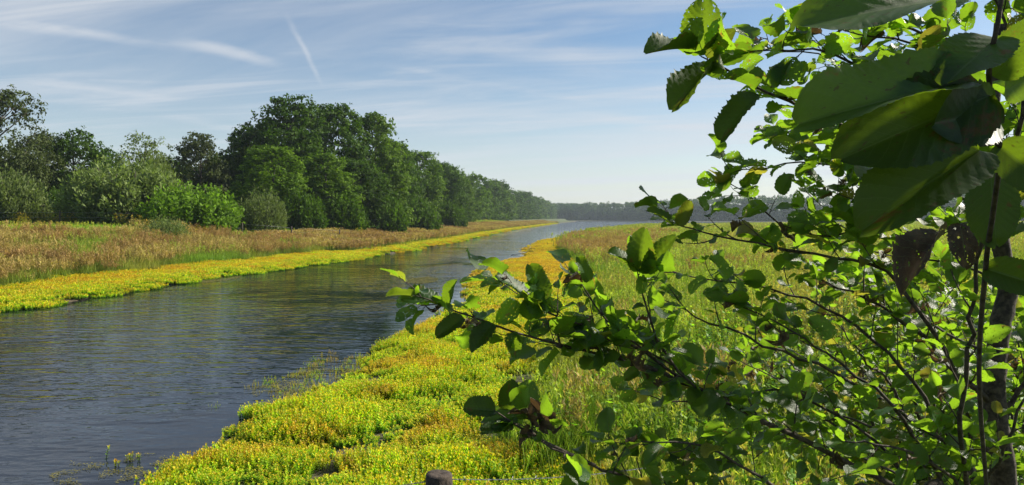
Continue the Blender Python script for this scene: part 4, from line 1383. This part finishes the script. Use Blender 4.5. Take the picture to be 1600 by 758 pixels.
# --- the upper spray: branches hanging in against the sky
upper = empty('alder_branch', (0, 0, 0))
tag(upper, 'alder bough with serrated leaves outlined against the sky at upper right', 'branch', 'alders around the camera')
lim = MB()
limb = spline([W(1700, 420, 1.6), W(1640, 330, 1.6), W(1560, 285, 1.5), W(1480, 262, 1.45), W(1400, 235, 1.42)], 18)
lim.tube(limb, np.linspace(0.014, 0.007, 18), 8)
lim.build('limb', M['alder_bark'], upper, smooth=True)
kw = dict(twig_gap=0.05, twig_len=(0.04, 0.10), brownp=0.04, leaf=(0.045, 0.075), start=0.05)
for b in [
    dict(p=[(1400, 235, 1.42), (1300, 188, 1.4), (1240, 165, 1.38), (1190, 140, 1.36), (1150, 115, 1.35), (1095, 88, 1.34)], r=(0.006, 0.0015), o=dict(start=0.1, twig_gap=0.055, twig_len=(0.03, 0.07))),
    dict(p=[(1480, 262, 1.45), (1430, 160, 1.5), (1350, 110, 1.5), (1290, 80, 1.5), (1230, 78, 1.5), (1185, 80, 1.5)], r=(0.006, 0.0015), o={}),
    dict(p=[(1560, 285, 1.5), (1540, 200, 1.6), (1500, 110, 1.6), (1430, 70, 1.6), (1370, 60, 1.6), (1310, 45, 1.6)], r=(0.007, 0.0015), o={}),
    dict(p=[(1560, 285, 1.5), (1600, 180, 1.4), (1590, 80, 1.4), (1560, 10, 1.4), (1530, -60, 1.4)], r=(0.007, 0.002), o={}),
    dict(p=[(1400, 235, 1.6), (1330, 260, 1.9), (1250, 255, 2.0), (1180, 265, 2.05), (1125, 272, 2.1)], r=(0.005, 0.0015), o=dict(leaf=(0.045, 0.068))),
    dict(p=[(1400, 235, 1.7), (1330, 215, 2.0), (1260, 200, 2.1), (1210, 215, 2.2)], r=(0.005, 0.0015), o=dict(leaf=(0.045, 0.068))),
    dict(p=[(1480, 262, 1.7), (1400, 330, 2.0), (1300, 370, 2.1), (1220, 350, 2.1), (1170, 305, 2.1), (1135, 285, 2.1)], r=(0.006, 0.0015), o={}),
    dict(p=[(1640, 330, 1.6), (1560, 360, 1.7), (1460, 350, 1.8), (1370, 320, 1.9), (1300, 300, 1.9)], r=(0.006, 0.0015), o={}),
]:
    k = dict(kw); k.update(b['o'])
    branch(upper, b['p'], *b['r'], **k)


for (bx, by, bz), (ex, ey, ez) in [((2.2, 2.0, 2.6), (0.95, 0.95, 3.5)), ((2.2, 2.0, 2.6), (1.35, 1.5, 3.75)), ((2.4, 2.3, 2.8), (1.9, 1.4, 4.1)),  # unseen boughs towards the sun, added out of frame to shade the close leaves
                                   ((2.2, 2.0, 2.6), (1.05, 0.85, 3.25)), ((2.6, 2.4, 2.6), (2.5, 2.6, 4.2)), ((2.6, 2.4, 2.6), (3.1, 2.2, 3.9)),
                                   ((2.2, 2.0, 2.6), (0.80, 0.75, 3.35))]:
    wood, green = MB(), MB()
    a_, b_ = np.array((bx, by, bz)), np.array((ex, ey, ez))
    grow(green, green, wood, [a_, (a_ + b_) / 2 + (0, 0, .12), b_], 0.009, 0.002, twig_gap=0.06, twig_len=(0.10, 0.26), start=0.3, brownp=0, leaf=(0.06, 0.09))
    bo = wood.build('branch', M['alder_bark'], upper, smooth=True)
    green.build('leaves', M['leaf'], bo, smooth=True)


def leaf_px(mb, base, tip, wd, roll=0.0, tm=None, rnd=None, towards=0.6, wood=None):
    """a single leaf from a base pixel to a tip pixel (x, y, distance); roll turns it about its length"""
    B_, T_ = W(*base), W(*tip)
    D = T_ - B_
    ln = np.linalg.norm(D)
    view = nrmz(np.array((0, 0, H)) - (B_ + T_) / 2)
    Nn = nrmz(view * towards + np.array((0, 0, 1.0)) * (1 - towards))
    X = nrmz(D)
    Nn = nrmz(Nn - X * np.dot(Nn, X))
    S = np.cross(X, Nn)
    Nn = Nn * math.cos(roll) + S * math.sin(roll)
    put_leaf(mb, tm or random.choice(LM), B_, D, Nn, ln, wd, rnd)


# leaves that can be told apart on the upper bough and the low shrub
key = MB()
for base, tip, wd, roll, rd in [
        ((1088, 78, 1.34), (1102, 0, 1.30), 1.0, 0.1, 0.9), ((1086, 78, 1.34), (1014, 68, 1.30), 0.75, 0.9, 0.3),
        ((1118, 106, 1.35), (1050, 155, 1.3), 0.7, 0.5, 0.3), ((1188, 150, 1.37), (1124, 208, 1.33), 0.62, 0.5, 0.3),
        ((1100, 84, 1.34), (1144, 50, 1.3), 0.7, 0.9, 0.4)]:
    leaf_px(key, base, tip, wd, roll, rnd=rd)
key.build('leaves', M['leaf_big'], upper, smooth=True)
key = MB(); keyb = MB()
for base, tip, wd, roll, rd in [
        ((690, 478, 1.5), (633, 460, 1.47), 0.9, 0.45, 0.6), ((700, 476, 1.5), (708, 440, 1.47), 0.8, -0.5, 0.9),
        ((725, 498, 1.5), (683, 522, 1.47), 0.8, 0.2, 0.2), ((770, 505, 1.5), (736, 545, 1.47), 0.85, 0.2, 0.1),
        ((1000, 425, 1.58), (1004, 362, 1.55), 0.9, 0.1, 0.6), ((1010, 425, 1.58), (1050, 370, 1.55), 0.6, 0.3, 0.8),
        ((995, 425, 1.58), (957, 390, 1.55), 0.7, 0.8, 0.7), ((830, 468, 1.56), (780, 428, 1.53), 0.8, 0.6, 0.7),
        ((850, 470, 1.56), (830, 415, 1.53), 0.8, 0.2, 0.8), ((800, 520, 1.53), (805, 555, 1.5), 0.9, 0.2, 1.0),
        ((795, 640, 1.4), (798, 598, 1.38), 0.95, 0.0, 0.15), ((774, 642, 1.4), (728, 635, 1.38), 1.1, 0.2, 0.3),
        ((802, 664, 1.4), (752, 672, 1.38), 0.8, 0.4, 0.2), ((920, 440, 1.58), (905, 402, 1.56), 0.7, 0.3, 0.8),
        ((1050, 352, 1.88), (1016, 325, 1.86), 0.7, 0.7, 0.5), ((1060, 352, 1.88), (1078, 315, 1.86), 0.7, 0.5, 0.4)]:
    leaf_px(key, base, tip, wd, roll, rnd=rd)
for base, tip, wd, roll, rd in [((833, 664, 1.4), (812, 632, 1.38), 0.8, 0.3, 0.6), ((842, 672, 1.4), (845, 625, 1.38), 0.45, 0.9, 0.5)]:
    leaf_px(keyb, base, tip, wd, roll, rnd=rd, tm=LB[0])
b = MB()
b.tube(spline([W(930, 728, 1.45), W(850, 690, 1.42), W(800, 660, 1.4), W(772, 641, 1.4)], 12), np.linspace(0.004, 0.0012, 12), 5)
bo = b.build('branch', M['alder_bark'], low, smooth=True)
key.build('leaves', M['leaf_big'], bo, smooth=True)
keyb.build('withered_leaves', M['leaf_brown'], bo, smooth=True)

# --- the leaves right in front of the lens, upper right
close = empty('alder_twig', (0, 0, 0))
tag(close, 'alder twig with very large close leaves at the top right corner', 'twig', 'alders around the camera')
tw = MB()
tw.tube(spline([W(1545, 800, 0.95), W(1530, 600, 0.75), W(1540, 420, 0.62), W(1552, 330, 0.55), W(1562, 230, 0.50), W(1545, 120, 0.47), W(1560, 30, 0.45), W(1575, -80, 0.45)], 40), np.linspace(0.0024, 0.0014, 40), 8)
for a_, b_ in (((1556, 190, .48), (1545, 150, .46)), ((1560, 225, .5), (1500, 235, .47))):
    tw.tube([W(*a_), (W(*a_) + W(*b_)) / 2 + np.array((0, 0, .001)), W(*b_)], [.001, .0009, .0008], 5)
tw.build('stem', M['alder_bark'], close, smooth=True)
bg_ = MB()
for base, tip, wd, roll, rd, k, tow in [
        ((1530, -8, .43), (1258, 28, .40), 0.46, 0.15, 0.8, 0, 0.55),
        ((1512, 128, .46), (1256, 178, .42), 0.46, 0.1, 0.85, 1, 0.6),
        ((1545, 150, .46), (1325, 238, .44), 0.66, -0.1, 0.05, 2, 0.8),
        ((1530, 235, .47), (1352, 345, .45), 0.72, 0.2, 0.02, 3, 0.8),
        ((1553, 175, .47), (1470, 190, .44), 0.9, -0.9, 0.3, 1, 0.5),
        ((1552, 120, .47), (1640, 30, .45), 0.9, 0.1, 0.5, 0, 0.6),
        ((1560, 60, .46), (1480, 120, .44), 0.9, 0.1, 0.6, 2, 0.6),
        ((1558, 225, .5), (1650, 300, .48), 0.9, 0.2, 0.1, 1, 0.6),
        ((1540, 420, .62), (1640, 450, .58), 0.8, 0.5, 0.1, 3, 0.5),
        ((1440, 285, .80), (1345, 270, .76), 0.7, 0.5, 0.1, 1, 0.5),
        ((1548, 270, .60), (1555, 380, .58), 0.8, 0.1, 0.1, 2, 0.7),
        ((1570, 140, .5), (1650, 110, .46), 0.9, 0.1, 0.8, 0, 0.7)]:
    leaf_px(bg_, base, tip, wd, roll, tm=LN[k], rnd=rd, towards=tow)
bg_.build('leaves', M['leaf_big'], close, smooth=True)
bb_ = MB()
leaf_px(bb_, (1475, 365, .95), (1405, 430, .92), 0.7, 0.4, tm=leaf_template(40, 6, fold=0.5, droop=0.3, serr=0.12, wav=0.09, seed=5), rnd=0.3)
leaf_px(bb_, (1500, 350, .8), (1510, 410, .78), 0.8, 0.2, tm=leaf_template(40, 6, fold=0.3, droop=0.3, serr=0.15, wav=0.1, seed=6), rnd=0.2)
tb_ = MB(); tb_.tube(spline([W(1475, 365, .95), W(1500, 350, .9), W(1545, 345, .62)], 6), 0.0008, 4)
bo = tb_.build('petiole', M['alder_bark'], close, smooth=True)
bb_.build('withered_leaves', M['leaf_brown'], bo, smooth=True)
print('leaves', NLEAF[0])

# ------------------------------------------------------------------ the near fence: a weathered post and barbed wire
fen = empty('fence', tuple(W(685, 758, 3.3)[:2]) + (0,))
tag(fen, 'weathered round fence post with barbed wire at the bottom edge', 'fence')
pc_ = W(685, 758, 3.3)
zt = W(685, 740, 3.3)[2]
zg = gz(pc_[0], pc_[1]) - 0.25
po = MB()
seg = 28
an = np.linspace(0, 2 * np.pi, seg, endpoint=False)
rr = 0.062 * (1 + 0.05 * np.sin(an * 3 + 1) + 0.03 * rng.normal(size=seg))
lev = [(zg, 1.0), (zt - 0.25, 1.0), (zt - 0.05, 0.99), (zt - 0.008, 0.96), (zt, 0.88)]
v = []
for z_, k_ in lev:
    for j in range(seg): v.append((math.cos(an[j]) * rr[j] * k_, math.sin(an[j]) * rr[j] * k_, z_))
f4 = [(i * seg + j, i * seg + (j + 1) % seg, (i + 1) * seg + (j + 1) % seg, (i + 1) * seg + j) for i in range(len(lev) - 1) for j in range(seg)]
nv = len(v)
for k_ in (0.6, 0.3):
    for j in range(seg): v.append((math.cos(an[j]) * rr[j] * k_, math.sin(an[j]) * rr[j] * k_, zt + 0.004 + rng.normal(0, 0.002)))
f4 += [((len(lev) - 1) * seg + j, (len(lev) - 1) * seg + (j + 1) % seg, nv + (j + 1) % seg, nv + j) for j in range(seg)]
f4 += [(nv + j, nv + (j + 1) % seg, nv + seg + (j + 1) % seg, nv + seg + j) for j in range(seg)]
v.append((0, 0, zt + 0.003))
f3 = [(nv + seg + j, nv + seg + (j + 1) % seg, len(v) - 1) for j in range(seg)]
po.add(v, f4, f3)
po.build('post', M['post'], fen)


def barbed(name, a, b, parent):
    o_ = np.array(parent.location)
    a, b = a - o_, b - o_
    n = 160
    t = np.linspace(0, 1, n)[:, None]
    c = a + (b - a) * t - np.array((0, 0, 1.0)) * (4 * t * (1 - t)) * 0.02
    ax = nrmz(b - a); s1 = nrmz(np.cross(ax, (0, 0, 1))); s2 = np.cross(ax, s1)
    ph = t[:, 0] * np.linalg.norm(b - a) / 0.05 * 6.28
    wr = MB()
    for q in (0, np.pi):
        wr.tube(c + (s1 * np.cos(ph + q)[:, None] + s2 * np.sin(ph + q)[:, None]) * 0.0018, 0.0013, 4)
    w_ = wr.build(name, M['wire'], parent)
    br = MB()
    for s_ in np.arange(0.06, np.linalg.norm(b - a), 0.11):
        p = a + ax * s_ - np.array((0, 0, 1.0)) * 4 * (s_ / np.linalg.norm(b - a)) * (1 - s_ / np.linalg.norm(b - a)) * 0.02
        for q in range(2):
            dv = nrmz(rng.normal(size=3)); dv = nrmz(dv - ax * np.dot(dv, ax))
            br.tube([p - dv * 0.014 + ax * .004, p, p + dv * 0.014 - ax * .004], 0.0012, 4)
    br.build('barbs', M['wire'], w_)


pr_ = np.array((pc_[0] + 0.06, pc_[1], W(0, 749, 3.3)[2])); pl_ = np.array((pc_[0] - 0.06, pc_[1], W(0, 753, 3.3)[2]))
barbed('barbed_wire', pr_, W(1010, 731, 3.5), fen)
barbed('barbed_wire', pl_, W(430, 765, 3.2), fen)

# the far stock fence by the left trees
ff = empty('fence', (0, 0, 0))
tag(ff, 'low wire stock fence with thin pale posts below the left trees', 'fence')
fx = [(-40, 60), (93, 60.5), (207, 61), (297, 62), (378, 66), (455, 70), (530, 75)]
prev = None
for px, dd in fx:
    X = (px - 800) / F * dd
    g_ = gz(X, dd)
    p_ = MB()
    p_.tube([(X, dd, g_ - .3), (X + .02, dd, g_ + .7), (X + 0.03, dd, g_ + 1.35)], [0.075, 0.07, 0.06], 8)
    p_.build('post', M['post'], ff)
    if prev is not None:
        for hh in (0.8, 1.2):
            q_ = MB(); q_.tube([prev + (0, 0, hh), np.array((X, dd, g_ + hh))], 0.006, 4); q_.build('wire', M['wire'], ff)
    prev = np.array((X, dd, g_))


# ------------------------------------------------------------------ things in the water
def emergent(px, py, h, n, label, rad=0.03):
    b0 = G(px, py, 0)
    root = empty('water_plant', tuple(b0))
    mb = MB(); sm = MB()
    for i in range(n):
        x_, y_ = rng.normal(0, rad, 2)
        hh = h * random.uniform(0.6, 1)
        lx, ly = rng.normal(0, .12, 2)
        pts = np.array([(x_, y_, -.05), (x_ + lx * hh * .5, y_ + ly * hh * .5, hh * .5), (x_ + lx * hh, y_ + ly * hh, hh)])
        sm.tube(pts, [.005, .004, .003], 5)
        q = np.repeat(np.linspace(.1, 1, max(5, int(hh / 0.018))), 4); m_ = len(q)
        C = np.array([np.interp(q, [0, .5, 1], pts[:, k]) for k in range(3)]).T
        a_ = rng.uniform(0, 6.28, m_); el = rng.uniform(.2, .9, m_)
        D = np.stack([np.cos(a_) * np.cos(el), np.sin(a_) * np.cos(el), np.sin(el)], 1)
        Nn = np.stack([-np.cos(a_) * np.sin(el), -np.sin(a_) * np.sin(el), np.cos(el)], 1)
        cards(mb, C, D, Nn, .032, .013, np.clip(q, 0, 1), random.random())
    sm.build('stem', M['straw'], root); mb.build('leaves', M['marsh'], root)
    tag(root, label, 'plant', 'small plants standing in the near water')


emergent(165, 716, 0.15, 1, 'single upright water plant stem left of the near shallows', 0.003)
emergent(180, 728, 0.07, 4, 'tiny yellow green tuft just right of the lone stem')
emergent(211, 720, 0.09, 6, 'reddish tuft beside the floating debris', 0.05)
emergent(218, 753, 0.07, 2, 'tiny stem by the bottom edge near the bank')

debris_m = bark_mat('floating_debris', (0.05, 0.04, 0.02), (0.20, 0.17, 0.07), 9)


def mat_patch(name, cx, cy, rx, ry, n, label, leafy=True, seed=1, dens=0.5, mat=None, sz=0.02):
    """floating scraps of weed: many small flat pieces lying on the water"""
    r = np.random.default_rng(seed)
    c = G(cx, cy)
    k1 = G(cx + rx, cy); k2 = G(cx, cy - ry)
    ax_, ay_ = abs(k1[0] - c[0]), abs(k2[1] - c[1])
    a = r.uniform(0, 6.28, n); q = np.sqrt(r.uniform(0, 1, n))
    X = c[0] + np.cos(a) * q * ax_; Y = c[1] + np.sin(a) * q * ay_
    keep = vnoise(X * 1.0, Y * 1.0, max(0.12, ax_ * 0.22), seed) > 1 - dens
    X, Y = X[keep], Y[keep]; n = len(X)
    th = r.uniform(0, 6.28, n)
    D = np.stack([np.cos(th), np.sin(th), r.uniform(0, .15, n)], 1)
    Nn = np.stack([r.normal(0, .15, n), r.normal(0, .15, n), np.ones(n)], 1)
    mb = MB()
    cards(mb, np.stack([X, Y, np.full(n, 0.006) + r.uniform(0, .008, n)], 1), D, Nn, r.uniform(.7, 2.2, n) * sz, r.uniform(.3, .8, n) * sz, r.uniform(0.2, 1, n), r.uniform(0, 1, n))
    o = mb.build(name, mat or M['marsh'], None)
    return tag(o, label, 'floating weed', kind='stuff')


mat_patch('floating_weed', 175, 732, 85, 24, 2600, 'scattered floating weed scraps in the water left of the near bank', dens=0.45, seed=3, mat=M['straw'], sz=0.022)
mat_patch('floating_mat', 660, 438, 24, 5, 5000, 'small pale weed mat floating mid stream below the bend', dens=0.75, seed=5, mat=M['straw'], sz=0.05)
mat_patch('floating_mat', 745, 413, 22, 1.6, 2600, 'thin dark weed mat floating near the tip of the bend', dens=0.8, seed=6, mat=M['olive'], sz=0.06)
mat_patch('floating_mat', 318, 436, 48, 7, 9000, 'brown weed scum lying along the left bank edge', dens=0.6, seed=7, mat=M['straw'], sz=0.05)
mat_patch('floating_mat', 790, 383, 36, 6, 6500, 'pale weed film across the narrows', dens=0.5, seed=8, mat=M['straw'], sz=0.08)
mat_patch('floating_mat', 700, 425, 50, 12, 5500, 'broken weed film off the tip of the right bank', dens=0.35, seed=9, mat=M['straw'], sz=0.05)
mat_patch('floating_fringe', 480, 600, 75, 24, 5000, 'weed scraps among the stems off the near bank', dens=0.5, seed=10, mat=M['straw'], sz=0.028)
# bleached stick by the bend
sk = MB(); c = G(816, 399)
sk.tube(spline([c + (-.9, 0, .02), c + (-.2, .1, .12), c + (.3, 0, .2), c + (.7, .1, .75)], 8), np.linspace(.03, .015, 8), 6)
tag(sk.build('driftwood', M['wire']), 'pale bleached stick lying at the tip of the bend', 'stick')
print('done')
